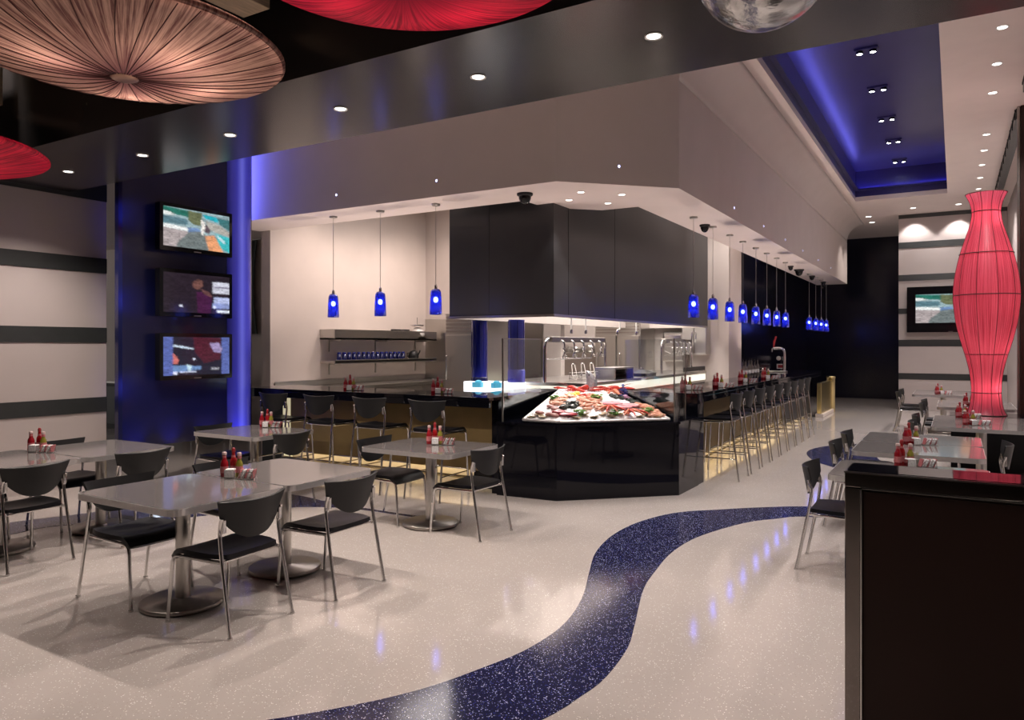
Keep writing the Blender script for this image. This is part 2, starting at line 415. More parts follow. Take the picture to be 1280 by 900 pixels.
def bend(pts, rad, n=5):
    """a polyline with its corners rounded"""
    P = [Vector(p) for p in pts]; out = [P[0]]
    for i in range(1, len(P) - 1):
        a = (P[i - 1] - P[i]); b = (P[i + 1] - P[i]); d = min(rad, a.length * .49, b.length * .49)
        p0 = P[i] + a.normalized() * d; p2 = P[i] + b.normalized() * d
        for k in range(n + 1):
            t = k / n; out.append(p0 * (1 - t) ** 2 + P[i] * 2 * t * (1 - t) + p2 * t * t)
    out.append(P[-1]); return out
ORD = ['first', 'second', 'third', 'fourth', 'fifth', 'sixth', 'seventh', 'eighth', 'ninth', 'tenth', 'eleventh', 'twelfth', 'thirteenth', 'fourteenth', 'fifteenth', 'sixteenth', 'seventeenth', 'eighteenth']
# ------------------------------------------------------------------ the setting
struct(MB().box(-18, 4, -5, 28, -.1, 0).build('floor', 'floor'))

def strip(up, lo): return up + lo[::-1]
def spline(P, n=6):
    out = []
    for i in range(len(P) - 1):
        p0 = P[max(i - 1, 0)]; p1 = P[i]; p2 = P[i + 1]; p3 = P[min(i + 2, len(P) - 1)]
        for k in range(n):
            t = k / n
            out.append(tuple(.5 * ((2 * p1[j]) + (-p0[j] + p2[j]) * t + (2 * p0[j] - 5 * p1[j] + 4 * p2[j] - p3[j]) * t * t + (-p0[j] + 3 * p1[j] - 3 * p2[j] + p3[j]) * t ** 3) for j in range(len(p1))))
    out.append(tuple(P[-1])); return out
def ribbon(name, up, lo, z=.003):
    up = spline(up); lo = spline(lo)
    n = max(len(up), len(lo))
    def res(P, n):
        d = [0]
        for i in range(1, len(P)): d.append(d[-1] + math.hypot(P[i][0] - P[i - 1][0], P[i][1] - P[i - 1][1]))
        out = []; j = 0
        for i in range(n):
            t = d[-1] * i / (n - 1)
            while j < len(P) - 2 and d[j + 1] < t: j += 1
            w = (t - d[j]) / max(1e-9, d[j + 1] - d[j]); out.append((P[j][0] + (P[j + 1][0] - P[j][0]) * w, P[j][1] + (P[j + 1][1] - P[j][1]) * w))
        return out
    U = res(up, n); Lw = res(lo, n); b = MB(); v = []
    for a, c in zip(U, Lw): v += [(a[0], a[1], z), (c[0], c[1], z), (a[0], a[1], 0), (c[0], c[1], 0)]
    f = []
    for i in range(n - 1):
        a = i * 4; f += [(a, a + 1, a + 5, a + 4), (a, a + 4, a + 6, a + 2), (a + 1, a + 3, a + 7, a + 5)]
    f += [(0, 2, 3, 1), (4 * n - 4, 4 * n - 3, 4 * n - 1, 4 * n - 2)]
    b.add(v, f); o = struct(b.build(name, 'path')); return o
# winding blue terrazzo band: its far loop continues to the right and comes back under the right-hand tables
ribbon('trim_1',
       [(-3.4, 1.75), (-2.95, 1.98), (-2.632, 2.297), (-2.386, 2.615), (-2.218, 2.914), (-2.101, 3.263), (-2.028, 3.565), (-2.023, 3.994), (-2.135, 4.479), (-2.325, 4.995), (-2.508, 5.519), (-2.605, 6.115), (-2.575, 6.692), (-2.4, 7.23), (-2.049, 7.609), (-1.737, 7.905), (-1.327, 8.2), (-.7, 8.4), (-.15, 8.85), (.1, 9.4), (-.15, 9.95), (-.9, 10.5), (-1.45, 11.05), (-1.8, 11.6), (-2.0, 12.35), (-1.95, 13.0), (-1.65, 13.6), (-.9, 14.3), (.2, 15.1)],
       [(-2.6, 1.1), (-2.2, 1.5), (-1.85, 2.1), (-1.591, 2.918), (-1.541, 3.185), (-1.517, 3.445), (-1.559, 3.846), (-1.647, 4.175), (-1.837, 4.819), (-1.911, 5.243), (-1.974, 5.839), (-1.933, 6.434), (-1.712, 7.145), (-1.491, 7.474), (-1.252, 7.72), (-.5, 7.9), (.3, 8.4), (.8, 9.3), (.5, 10.3), (-.2, 11.0), (-.75, 11.6), (-1.0, 12.3), (-.95, 12.8), (-.4, 13.4), (.6, 14.1)])
ribbon('trim_2',
       [(-7.75, 2.6), (-7.74, 3.1), (-7.706, 3.544), (-7.524, 3.998), (-7.341, 4.483), (-7.088, 5.092), (-6.927, 5.59), (-6.447, 5.877), (-5.836, 5.813), (-5.254, 5.776), (-4.53, 5.771)],
       [(-7.2, 2.5), (-7.2, 2.9), (-7.2, 3.331), (-7.168, 3.758), (-6.572, 4.373), (-6.195, 4.999), (-5.929, 5.394), (-5.622, 5.6), (-5.19, 5.706), (-4.488, 5.718)])

# left wall: beige panels, charcoal stripes
struct(MB().box(-9.12, -9, -5, 5.27, 0, 3.45).box(-9.12, -9, -5, 5.27, 3.45, 5.1, 1).build('wall_left', ['panel', 'black_ceiling']))
for z0, z1 in ((.87, 1.05), (1.72, 1.90), (2.57, 2.75), (3.45, 3.68)):
    struct(MB().box(-9.0, -8.988, -5, 5.27, z0, z1).build('trim_3', 'stripe'))
# rooms seen through the gaps on the left
struct(MB().box(-18, -9.2, 9.5, 9.62, 0, 5.1).build('wall_back', 'cream'))
struct(MB().box(-13, -9.14, 6.5, 6.8, 3.2, 5.1).build('trim_4', 'soffit'))
struct(MB().box(-18, 4, -5.1, -5, 0, 5.1).build('wall_front_added', 'brown'))  # unseen dark wall added behind the camera, darkens the metal frame's reflections
# dark ceiling over the dining floor, dark lacquered beam
struct(MB().box(-18, 4, -5, 3.55, 5.1, 5.2).build('ceiling', 'black_ceiling'))
struct(MB().box(-9.0, 4, 3.57, 4.82, 3.5, 5.1).build('ceiling', 'beam'))
# cream ceiling with the long blue coffer
cf = (-2.03, -.15, 5.9, 19.25)
struct(MB().box(-18, cf[0], 3.56, 28, 5.1, 5.2).box(cf[1], 4, 3.56, 28, 5.1, 5.2).box(cf[0], cf[1], 3.56, cf[2], 5.1, 5.2).box(cf[0], cf[1], cf[3], 28, 5.1, 5.2).build('ceiling', 'ceil'))
struct(MB().box(cf[0] - .1, cf[0], cf[2], cf[3], 5.2, 5.8).box(cf[1], cf[1] + .1, cf[2], cf[3], 5.2, 5.8).box(cf[0] - .1, cf[1] + .1, cf[2] - .1, cf[2], 5.2, 5.8)
       .box(cf[0] - .1, cf[1] + .1, cf[3], cf[3] + .1, 5.2, 5.8).box(cf[0] - .1, cf[1] + .1, cf[2] - .1, cf[3] + .1, 5.8, 5.9).build('ceiling', 'coffer'))
struct(MB().box(cf[0], cf[0] + .07, cf[2], cf[3], 5.34, 5.36).box(cf[0] + .07, cf[1], cf[3] - .07, cf[3], 5.34, 5.36).box(cf[0] + .06, cf[0] + .07, cf[2], cf[3] - .06, 5.36, 5.385).box(cf[0] + .06, cf[1], cf[3] - .07, cf[3] - .06, 5.36, 5.385).build('trim_5', 'coffer'))
struct(MB().box(cf[0] + .015, cf[0] + .04, cf[2], cf[3] - .1, 5.362, 5.378).box(cf[0] + .1, cf[1], cf[3] - .04, cf[3] - .015, 5.362, 5.378).build('trim_6', 'led_blue'))

# soffit over the bar: follows the counter round its cut corner
SOFF = [(-9.2, 7.04), (-3.67, 7.04), (-2.65, 8.06), (-2.65, 23.05), (-3.45, 23.05), (-3.45, 8.87), (-3.94, 8.86), (-4.48, 8.32), (-4.50, 7.80), (-9.2, 7.80)]
struct(MB().prism(SOFF, 3.44, 5.1).build('ceiling', 'soffit'))
arc = [(-2.2 - .45 * math.cos(math.radians(t)), 4.65 + .45 * math.sin(math.radians(t))) for t in range(0, 91, 10)]
prof = [(-2.65, 5.1)] + arc; n = len(prof); v = [(x, 8.06, z) for x, z in prof] + [(x, 23.05, z) for x, z in prof]
struct(MB().add(v, [tuple(range(n)), tuple(range(2 * n - 1, n - 1, -1))]).add(v, [(i, i + n, (i + 1) % n + n, (i + 1) % n) for i in range(n)], 0, True).build('trim_7', 'soffit'))

# kitchen shell
struct(MB().box(-9.2, -9.0, 7.82, 15.0, 0, 4.4).build('wall_left', 'cream'))
struct(MB().box(-9.2, -4.1, 15.0, 15.2, 0, 5.1).build('wall_back', 'cream'))
struct(MB().box(-4.1, -3.9, 14.98, 16.0, 0, 5.1).build('wall_side', 'cream'))
struct(MB().box(-9.0, -4.2, 7.81, 14.98, 4.4, 4.5).build('ceiling', 'cream'))
struct(MB().box(-9.0, -6.0, 11.7, 11.85, 0, 4.4).box(-8.995, -6.35, 11.68, 11.70, 0, 2.2, 1).build('wall_back', ['cream', 'steel']))
# midnight blue walls round the end of the bar
struct(MB().box(-4.35, -4.2, 16.0, 26.0, 0, 5.1).build('wall_left', 'darkwall'))
struct(MB().box(-4.35, 2.5, 26.0, 26.15, .0, 5.1).build('wall_back', 'darkwall'))
# striped wall on the right, and the right-hand wall
struct(MB().box(-1.275, 1.1, 21.9, 22.1, 0, 5.1).build('wall_back', 'panel'))
for z0, z1 in ((.80, .96), (1.66, 1.83), (2.51, 2.65), (3.37, 3.53), (4.22, 4.38), (5.0, 5.1)):
    struct(MB().box(-1.275, 1.1, 21.888, 21.9, z0, z1).build('trim_8', 'stripe'))
struct(MB().box(1.1, 1.25, 13.0, 22.1, 0, 5.1).build('wall_right', 'panel'))
struct(MB().box(3.2, 3.3, -5, 13.0, 0, 5.1).build('wall_right', 'panel'))
struct(MB().box(.80, .92, 12.75, 12.87, 0, 5.1).box(.76, .80, 12.78, 12.84, 0, 5.1, 1).build('trim_9', ['brown', 'darksteel'], bevel=.01))
# black linear slots under the right-hand ceiling
for i, (y0, y1) in enumerate(((9.0, 11.6), (12.9, 20.6))):
    r = thing('ceiling_track', 'black linear ceiling track, %s' % ('short one cut by the right edge of the picture' if i == 0 else 'long one running back above the red tall lamp'), 'ceiling track', (.80, y0, 4.95), group='linear tracks on the ceiling')
    L_ = y1 - y0
    MB().box(-.05, .07, 0, L_, 0, .15).build('housing', 'stripe', r, bevel=.006)
    b = MB()
    for k in range(int(L_ / .6)): b.box(-.062, -.05, .05 + k * .6, .07 + k * .6, 0, .15)
    b.box(-.06, -.05, 0, L_, .10, .13).build('rail', 'rubber', r)

# ------------------------------------------------------------------ ceiling fixtures
def downlight(name, loc, r, label, group, lensm='lens'):
    t = thing(name, label, 'ceiling light', loc, 0, group)
    MB().lathe([(r * .78, 0), (r, -.004), (r * 1.12, -.008), (r * 1.14, -.002), (r * 1.14, .0)], 20).build('trim_ring', 'trim', t)
    MB().lathe([(0.0001, -.005), (r * .8, -.004), (r * .82, -.001)], 20).build('lens', lensm, t)
    return t
for i, (x, y) in enumerate(BEAM_DL):
    downlight('recessed_downlight', (x, y, 3.5), .048, 'small round white downlight in the dark beam, %s from the left' % ORD[i], 'downlights in the dark beam')
for i, (x, y) in enumerate(CEIL_DL):
    downlight('recessed_downlight', (x, y, 5.1), .056, 'round white downlight in the pale right-hand ceiling, %s counted from the front' % ORD[i], 'downlights in the pale ceiling')
for i, (x, y) in enumerate(WASH_DL):
    downlight('recessed_downlight', (x, y, 5.1), .07, 'downlight washing the striped wall, %s one' % ('left-hand' if i == 0 else 'right-hand'), 'downlights by the striped wall')
for i, (x, y) in enumerate(END_DL):
    downlight('recessed_downlight', (x, y, 5.1), .08, 'downlight near the midnight blue end wall, %s one' % ('nearer' if i == 0 else 'farther'), 'downlights by the end wall')
for i, (x, y) in enumerate(SOFFIT_DL):
    downlight('recessed_downlight', (x, y, 3.44), .045, 'small downlight in the soffit above the seafood case, %s of four' % ('front one', 'left one', 'right one', 'rear one')[i], 'downlights above the seafood case')
for i, (x, y) in enumerate(COFFER_DL):
    t = thing('twin_spotlight', 'pair of bright spotlights in the blue ceiling recess, %s pair from the front' % ORD[i], 'ceiling light', (x, y, 5.8), 0, 'twin spotlights in the blue recess')
    MB().box(-.15, .15, -.07, .07, -.03, 0).build('frame', 'coffer', t, bevel=.005)
    for s in (-1, 1):
        MB().lathe([(.045, -.03), (.05, -.07), (.042, -.07), (.036, -.05)], 14, (s * .085, 0, 0)).build('lamp_can', 'domeblack', t)
        MB().lathe([(.0001, -.062), (.036, -.062)], 14, (s * .085, 0, 0)).build('lens', 'star', t)
# blue indicator lamps on the soffit faces
def dot(loc, rz, label):
    t = thing('indicator_lamp', label, 'wall light', loc, rz, 'tiny blue lamps on the soffit')
    MB().lathe([(.02, 0), (.024, .004), (.018, .010)], 12).xform(Matrix.Rotation(PI / 2, 4, 'X')).build('trim_ring', 'trim', t)
    MB().lathe([(.0001, .014), (.010, .012), (.015, .008)], 12).xform(Matrix.Rotation(PI / 2, 4, 'X')).build('lens', 'bluedot', t)
dot((-6.855, 7.04, 3.625), 0, 'tiny blue lamp on the soffit front, near the blue television column')
dot((-5.25, 7.04, 3.625), 0, 'tiny blue lamp on the soffit front, above the right of the three front pendants')
dot((-3.16, 7.55, 3.64), PI / 4, 'tiny blue lamp on the slanted corner of the soffit')
for i, y in enumerate((10.44, 12.29, 14.05, 15.85, 17.78, 19.76)):
    dot((-2.65, y, 3.6), PI / 2, 'tiny blue lamp on the long right face of the soffit, %s from the corner' % ORD[i])
# dome cameras under the soffit
for i, (x, y, r, w) in enumerate([(-4.27, 7.42, .075, 'large one above the dark hood at the front'), (-3.13, 10.69, .06, 'between the first two pendants of the long row'), (-3.12, 17.2, .05, 'small one halfway down the long row'),
                                  (-3.1, 18.1, .09, 'biggest one far down the long row'), (-3.1, 19.9, .06, 'near the far pendants'), (-3.12, 21.9, .06, 'last one at the soffit end')]):
    t = thing('dome_camera', 'black dome camera under the soffit, ' + w, 'camera', (x, y, 3.44), 0, 'dome cameras under the soffit')
    MB().lathe([(r * 1.25, 0), (r * 1.25, -.02), (r, -.035)], 18).build('mounting_ring', 'plastic', t)
    MB().lathe([(r * .98, -.03), (r * .95, -.06), (r * .7, -.03 - r), (r * .35, -.04 - r * 1.15), (.0001, -.04 - r * 1.2)], 18).build('dome', 'domeblack', t)

# cobalt glass pendants
def pendant_proto():
    t = thing('pendant_lamp', 'x', 'pendant lamp', (0, 0, 0), 0, 'cobalt blue glass pendants')
    MB().lathe([(.055, 0), (.055, -.018), (.05, -.024), (.012, -.026)], 20).build('canopy', 'steel', t)
    MB().tube([(0, 0, -.02), (0, 0, -1.05)], .0035, 6).build('cord', 'steel', t)
    MB().lathe([(.008, -1.0), (.018, -1.02), (.02, -1.07), (.016, -1.08)], 14).build('socket', 'chrome', t)
    MB().lathe([(.022, -1.055), (.046, -1.062), (.062, -1.085), (.067, -1.12), (.074, -1.25), (.077, -1.375), (.074, -1.375), (.071, -1.25), (.064, -1.12), (.059, -1.09)], 20).build('glass_shade', 'blueglass', t)
    MB().ball((0, 0, -1.19), (.03, .03, .036)).build('bulb', 'bulb', t)
    return t
pend = pendant_proto()
spots_p = [(-7.27, 7.40), (-6.435, 7.40), (-5.536, 7.40)] + [(-3.07, y) for y in (9.96, 10.9, 11.85, 12.7, 13.65, 14.55, 15.45, 16.35, 19.3, 20.3, 21.2, 22.1)]
for i, (x, y) in enumerate(spots_p):
    lab = ('cobalt glass pendant over the front counter, %s of the three' % ('leftmost', 'middle', 'rightmost')[i]) if i < 3 else 'cobalt glass pendant in the long row over the right-hand bar, %s from the front' % ORD[i - 3]
    if i == 0: pend.location = (x, y, 3.44); pend['label'] = lab; p = pend
    else: p = dup(pend, (x, y, 3.44), 0, lab)
    point('pendant_light', (x, y, 3.44 - 1.30), 1.0, (.45, .55, 1), .03)
# two more canopies in the gap of the long row carry pendants that stand behind others
# ------------------------------------------------------------------ big thread-wrapped disc lamps
M['copper'] = mat('copper_hub', (.62, .38, .28), .3, .7)
M['wire'] = mat('dark_red_wire', (.08, .018, .018), .6)
def disc_lamp(label, c, R, h, m, bulbs, watts, col):
    t = thing('disc_pendant_lamp', label, 'pendant lamp', c, 0, 'large disc lamps under the dark ceiling')
    prof = []
    for i in range(15):
        a = i / 14; prof.append((.07 + (R - .07) * a, -h + h * (a ** 2.2)))
    prof += [(R * .985, .05)]
    MB().lathe([(R * .985, .05)] + [(.1 + (R - .1) * (1 - k / 8), .05 + h * .8 * (k / 8) ** .8) for k in range(1, 9)], 64).build('top_light_shield', 'curtain', t)  # opaque top added to keep lamp light off the dark ceiling
    b = MB().lathe(prof, 96); b.f = b.f[:-1]; b.m = b.m[:-1]; b.s = b.s[:-1]; b.build('shade', m, t)
    MB().lathe([(.001, -h - .012), (.055, -h - .012), (.07, -h - .004), (.072, -h + .01)], 24).build('hub', 'copper' if m == 'disc_brown' else m, t)
    if m == 'disc_brown':
        b = MB()
        for k in range(34):
            a_ = 2 * PI * (k + .35 * math.sin(k * 5.1)) / 34
            b.tube([((rr_ + .001) * math.cos(a_ + .10 * q), (rr_ + .001) * math.sin(a_ + .10 * q), zz_ - .003) for q, (rr_, zz_) in zip([x_ / 14 for x_ in range(15)], prof[:15])], .0028, 5)
        b.build('seam_cords', 'wire', t)
    MB().tube([(R * math.cos(2 * PI * k / 64), R * math.sin(2 * PI * k / 64), .02) for k in range(64)], .016, 6, closed=True).build('rim', 'curtain' if m == 'silver_threads' else m, t)
    MB().tube([(0, 0, .05 + h * .8), (0, 0, 5.1 - c[2])], .01, 8).build('suspension_rod', 'rubber', t)
    for (x, y) in bulbs: point('disc_lamp_bulb', (c[0] + x, c[1] + y, c[2] + .05), watts, col, .05)
    return t
disc_lamp('huge copper brown thread-wrapped disc lamp at top left', (-3.86, 2.36, 3.26), .82, .13, 'disc_brown', [(.36, .05), (-.12, -.30), (-.3, .25), (.1, .38)], 9.5, (1, .80, .70))
disc_lamp('red thread-wrapped disc lamp at the top centre', (-1.89, 2.31, 3.25), .74, .13, 'disc_red', [(.3, .1), (-.3, .0), (0, .35)], 4.5, (1, .55, .5))
disc_lamp('red thread-wrapped disc lamp at the left edge below the brown disc lamp', (-7.30, 2.56, 3.25), 1.04, .14, 'disc_red', [(.4, .0), (.3, .4), (.2, -.4)], 5.5, (1, .55, .5))
t = thing('globe_pendant_lamp', 'silver foil globe lamp hanging at the top right of centre', 'pendant lamp', (-.71, 3.29, 3.34))
o = MB().ball((0, 0, 0), (.29, .29, .29), 0, 64, 24).build('shade', 'silver', t); o.rotation_euler = (math.radians(-25), math.radians(50), 0)
MB().tube([(0, 0, .28), (0, 0, 1.76)], .008, 8).build('cord', 'rubber', t)
# oak joists under the dark ceiling
for i, (x0, x1, y0, y1) in enumerate(((-4.14, -3.88, .2, 3.37), (-7.85, -7.55, .5, 3.45))):
    t = thing('ceiling_joist', 'oak veneered box joist under the dark ceiling, %s' % ('between the brown and the red disc lamps' if i == 0 else 'at the left edge'), 'ceiling joist', (x0, y0, 3.9), group='oak joists')
    MB().box(0, x1 - x0, 0, y1 - y0, 0, .45).build('box_casing', 'wood', t, bevel=.006)
    MB().box(.02, .04, .1, .12, .45, 1.2).box(x1 - x0 - .04, x1 - x0 - .02, y1 - y0 - .12, y1 - y0 - .1, .45, 1.2).build('hanger', 'rubber', t)

# ------------------------------------------------------------------ blue television panel on the left
_m = M['blue_tube']; _n = _m.node_tree; _b = _n.nodes['Principled BSDF']
_tc = _n.nodes.new('ShaderNodeTexCoord'); _sx = _n.nodes.new('ShaderNodeSeparateXYZ'); _n.links.new(_tc.outputs['Generated'], _sx.inputs[0])
_r = _n.nodes.new('ShaderNodeValToRGB'); _r.color_ramp.elements[0].position = .05; _r.color_ramp.elements[0].color = (.010, .010, .08, 1); _r.color_ramp.elements[1].position = .93; _r.color_ramp.elements[1].color = (.006, .006, .05, 1)
_e = _r.color_ramp.elements.new(.5); _e.color = (.13, .135, .58, 1); _e = _r.color_ramp.elements.new(.3); _e.color = (.022, .022, .22, 1); _e = _r.color_ramp.elements.new(.68); _e.color = (.03, .03, .27, 1)
_n.links.new(_sx.outputs['Y'], _r.inputs[0]); _n.links.new(_r.outputs[0], _b.inputs['Emission Color']); _b.inputs['Emission Strength'].default_value = .75
tp = thing('television_column', 'tall navy blue panel with blue edge lighting that carries three televisions', 'column', (-8.22, 4.97, .485))
W_ = 1.88
pl = [(-.10, 0), (-.03, 0), (0, .03), (0.012, W_ * .5), (0, W_ - .06), (-.03, W_), (-.10, W_)]
MB().prism(pl, 0, 4.61).build('panel', 'navy', tp)
MB().prism([(.07 * math.sin(PI * k / 12) , W_ - .24 - .19 * math.cos(PI * k / 12)) for k in range(13)], 0.005, 4.6, 0, True).build('light_tube', 'blue_tube', tp, label='glowing blue vertical light tube')
MB().box(-.115, -.101, .12, W_ - .12, .1, 4.61).build('backing_frame', 'stripe', tp)
for y in (5.15, 5.6, 6.1, 6.55):
    spot('panel_uplight', (-8.02, y, .36), (-8.2, y, .8), 9, BLUE, 75, 1.0, .03)
for z in (1.2, 2.2, 3.2): spot('panel_edge_light', (-8.0, 4.80, z), (-8.21, 5.02, z), 6, BLUE, 75, 1.0, .03)
# blue wash on the soffit end behind the panel
area('panel_back_light', (-8.62, 6.86, 4.2), (-8.0, 7.4, 4.2), 9, .06, 1.7, BLUE)

SCREEN = bpy.data.materials.new('screen_picture'); SCREEN.use_nodes = True
_n = SCREEN.node_tree; _b = _n.nodes['Principled BSDF']; _a = _n.nodes.new('ShaderNodeVertexColor'); _a.layer_name = 'picture'
_b.inputs['Base Color'].default_value = (.01, .01, .01, 1); _b.inputs['Roughness'].default_value = .12
_n.links.new(_a.outputs[0], _b.inputs['Emission Color']); _b.inputs['Emission Strength'].default_value = 1.0
PICS = {}
def inside(p, poly):
    x, y = p; r = False; n = len(poly)
    for i in range(n):
        x0, y0 = poly[i]; x1, y1 = poly[i - 1]
        if (y0 > y) != (y1 > y) and x < (x1 - x0) * (y - y0) / (y1 - y0) + x0: r = not r
    return r
def picture(patches, NX=110, NY=62):
    """a blurred broadcast picture, one colour per grid point"""
    rr = random.Random(5); cols = []
    nz = [[rr.uniform(-1, 1) for _ in range(200)] for _ in range(200)]
    for j in range(NY + 1):
        for i in range(NX + 1):
            acc = [0, 0, 0]; S = 5
            for q in range(S):
                u = min(.999, max(.001, i / NX + rr.gauss(0, .010))); w = min(.999, max(.001, j / NY + rr.gauss(0, .012)))
                c = patches[0][0]
                for col, pts in patches[1:]:
                    if inside((u, w), pts): c = col
                for k in range(3): acc[k] += c[k] / S
            g = 1 + .22 * nz[j % 200][(i // 3) % 200] + .18 * nz[(j // 4) % 200][(i // 9) % 200]
            cols.append(tuple(max(0, a * g) for a in acc))
    return NX, NY, cols
def television(loc, rz, w, h, label, patches, depth=.09, bezel=.045):
    """local: screen towards -Y, x to the viewer's right, z up, origin at the bottom centre of the back"""
    t = thing('television', label, 'television', loc, rz, 'wall televisions')
    b = MB().prism(rrect(-w / 2, w / 2, 0, h, .012, 3), -depth, 0)
    b.xform(Matrix(((1, 0, 0, 0), (0, 0, 1, -.05), (0, 1, 0, 0), (0, 0, 0, 1)))); b.f = [f[::-1] for f in b.f]
    b.build('housing', 'tv', t, bevel=.004)
    MB().box(-w * .2, w * .2, -.05, 0, h * .3, h * .7).build('wall_bracket', 'rubber', t)
    sw = w - 2 * bezel; sh = h - 2.2 * bezel; y0 = -depth - .05 - .002
    key = id(patches)
    if key not in PICS: PICS[key] = picture(patches)
    NX, NY, cols = PICS[key]; v = []; f = []
    for j in range(NY + 1):
        for i in range(NX + 1): v.append((-sw / 2 + sw * i / NX, y0, bezel * 1.2 + sh * (1 - j / NY)))
    for j in range(NY):
        for i in range(NX): k = j * (NX + 1) + i; f.append((k, k + NX + 1, k + NX + 2, k + 1))
    so = MB().add(v, f).build('screen', SCREEN, t)
    at_ = so.data.color_attributes.new('picture', 'FLOAT_COLOR', 'POINT')
    for k, c in enumerate(cols): at_.data[k].color = (*c, 1)
    MB().box(-.05, .05, -depth - .053, -depth - .05, .012, .022).build('maker_badge', 'darksteel', t)
    return t
R_ = lambda a, b, c, d: [(a, b), (c, b), (c, d), (a, d)]
pic_road = [((.30, .42, .45), R_(0, 0, 1, 1)), ((.02, .16, .12), [(0, 0), (.36, .03), (.36, .2), (.16, .17), (0, .1)]), ((.85, .88, .85), [(0, .12), (.1, .13), (.17, .2), (0, .22)]),
            ((.10, .20, .24), [(0, .24), (.34, .25), (.36, .40), (0, .42)]), ((.9, .92, .9), [(0, .44), (.35, .47), (.35, .56), (0, .53)]), ((.42, .36, .36), [(0, .53), (.36, .57), (.33, .66), (.22, .84), (.18, 1), (0, 1)]),
            ((.16, .19, .19), [(.36, .57), (.55, .5), (.63, .62), (.66, 1), (.18, 1), (.22, .84), (.33, .66)]), ((.14, .16, .08), [(.36, .02), (.57, .04), (.55, .38), (.42, .36), (.36, .26)]),
            ((.15, .25, .45), [(.34, .47), (.5, .44), (.56, .52), (.36, .58)]), ((.02, .45, .55), [(.57, .06), (.8, .08), (.82, .22), (.62, .16)]), ((.04, .16, .17), [(.8, .1), (1, .1), (1, .4), (.84, .26)]),
            ((.42, .40, .36), [(.62, .22), (.84, .28), (1, .44), (1, .56), (.66, .44)]), ((.05, .45, .48), [(.78, .52), (1, .58), (1, 1), (.86, .9), (.8, .7)]), ((.55, .75, .8), [(.8, .55), (.93, .7), (.92, .78), (.8, .62)]),
            ((.75, .33, .16), [(.61, .62), (.76, .58), (.9, 1), (.67, 1)]), ((.85, .8, .75), [(.55, .2), (.6, .24), (.62, .4), (.58, .62), (.55, .58), (.56, .4)]), ((.10, .07, .09), [(.62, .3), (.7, .45), (.68, .56), (.6, .52)])]
pic_room = [((.022, .014, .022), R_(0, 0, 1, 1)), ((.06, .012, .05), [(.48, .45), (.62, .44), (.72, .6), (.7, 1), (.5, 1)]), ((.16, .07, .06), [(.42, .22), (.5, .12), (.58, .16), (.58, .3), (.5, .4), (.43, .34)]),
            ((.14, .06, .06), [(.54, .36), (.7, .46), (.72, .58), (.6, .5)]), ((.62, .62, .72), R_(.73, .16, 1, .46)), ((.15, .12, .2), R_(.73, .28, 1, .31)), ((.45, .5, .75), R_(.75, .56, 1, .72)), ((.25, .3, .55), R_(.73, .72, 1, .86)),
            ((.75, .8, .9), R_(.8, .9, 1, .97)), ((.9, .92, 1), [(.22, .83), (.25, .80), (.28, .83), (.25, .87)]), ((.8, .85, 1), [(.73, .82), (.76, .79), (.79, .83), (.76, .87)])]
pic_show = [((.012, .013, .028), R_(0, 0, 1, 1)), ((.10, .14, .42), R_(0, 0, .135, 1)), ((.10, .14, .40), R_(.875, 0, 1, 1)), ((.07, .012, .025), [(.43, .0), (.86, .02), (.86, .6), (.6, .7), (.46, .4)]), ((.6, .72, .85), [(.135, .2), (.43, .29), (.43, .33), (.135, .25)]),
            ((.35, .28, .5), [(.68, .16), (.82, .14), (.89, .32), (.86, .42), (.75, .4)]), ((.6, .16, .14), [(.135, .42), (.18, .5), (.22, .6), (.2, .7), (.135, .7)]), ((.14, .26, .5), [(.135, .74), (.55, .77), (.55, .86), (.135, .94)]),
            ((.55, .75, .85), [(.33, .72), (.41, .74), (.4, .9), (.36, .9)]), ((.7, .75, .95), R_(.24, .905, .48, .93)), ((.7, .72, .9), R_(.14, .9, .2, .985)), ((.75, .8, .95), [(.42, .57), (.45, .55), (.47, .58), (.44, .61)])]
pic_show += [((.5, .5, .55), R_(.715 + .032 * k, .82, .735 + .032 * k, .88)) for k in range(4)]
television((-8.2, 5.87, 2.82), PI / 2, 1.02, .57, 'topmost of three televisions on the blue panel, bright river and road picture', pic_road)
television((-8.2, 5.87, 2.03), PI / 2, 1.02, .575, 'middle television on the blue panel, dark picture with a blurred figure', pic_room)
television((-8.2, 5.87, 1.265), PI / 2, 1.02, .565, 'lowest television on the blue panel, picture between two blue side bars', pic_show)
television((-.10, 21.888, 2.02), 0, 1.95, 1.17, 'big television on the striped wall behind the red tall lamp', pic_road, .14, .2)
# ------------------------------------------------------------------ bar counters
t = thing('bar_counter', 'black granite bar counter along the front with bronze panels, behind the four left stools', 'bar counter', (-6.45, 7.3, 0), 0, 'bar counters')
ox, oy = -6.45, 7.3
def bx(x0, x1, y0, y1, z0, z1): return MB().box(x0 - ox, x1 - ox, y0 - oy, y1 - oy, z0, z1)
b = bx(-8.45, -4.43, 6.9, 7.72, 1.06, 1.10); b.box(-8.45 - ox, -4.43 - ox, 6.9 - oy, 6.94 - oy, .985, 1.06); b.prism([(-5.0 - ox, 7.72 - oy), (-4.43 - ox, 7.72 - oy), (-4.43 - ox, 8.55 - oy), (-3.84 - ox, 8.90 - oy), (-4.1 - ox, 9.2 - oy), (-5.0 - ox, 8.7 - oy)], 1.06, 1.10)
b.build('countertop', 'granite', t, bevel=.004)
bx(-7.88, -4.52, 7.2, 7.24, .22, 1.06).build('front_panel', 'bronze', t, bevel=.003)
bx(-4.52, -4.43, 7.1, 7.3, 0, 1.06).box(-4.9 - ox, -4.43 - ox, 7.3 - oy, 8.53 - oy, 0, 1.06).build('end_pier', 'granite', t, bevel=.003)
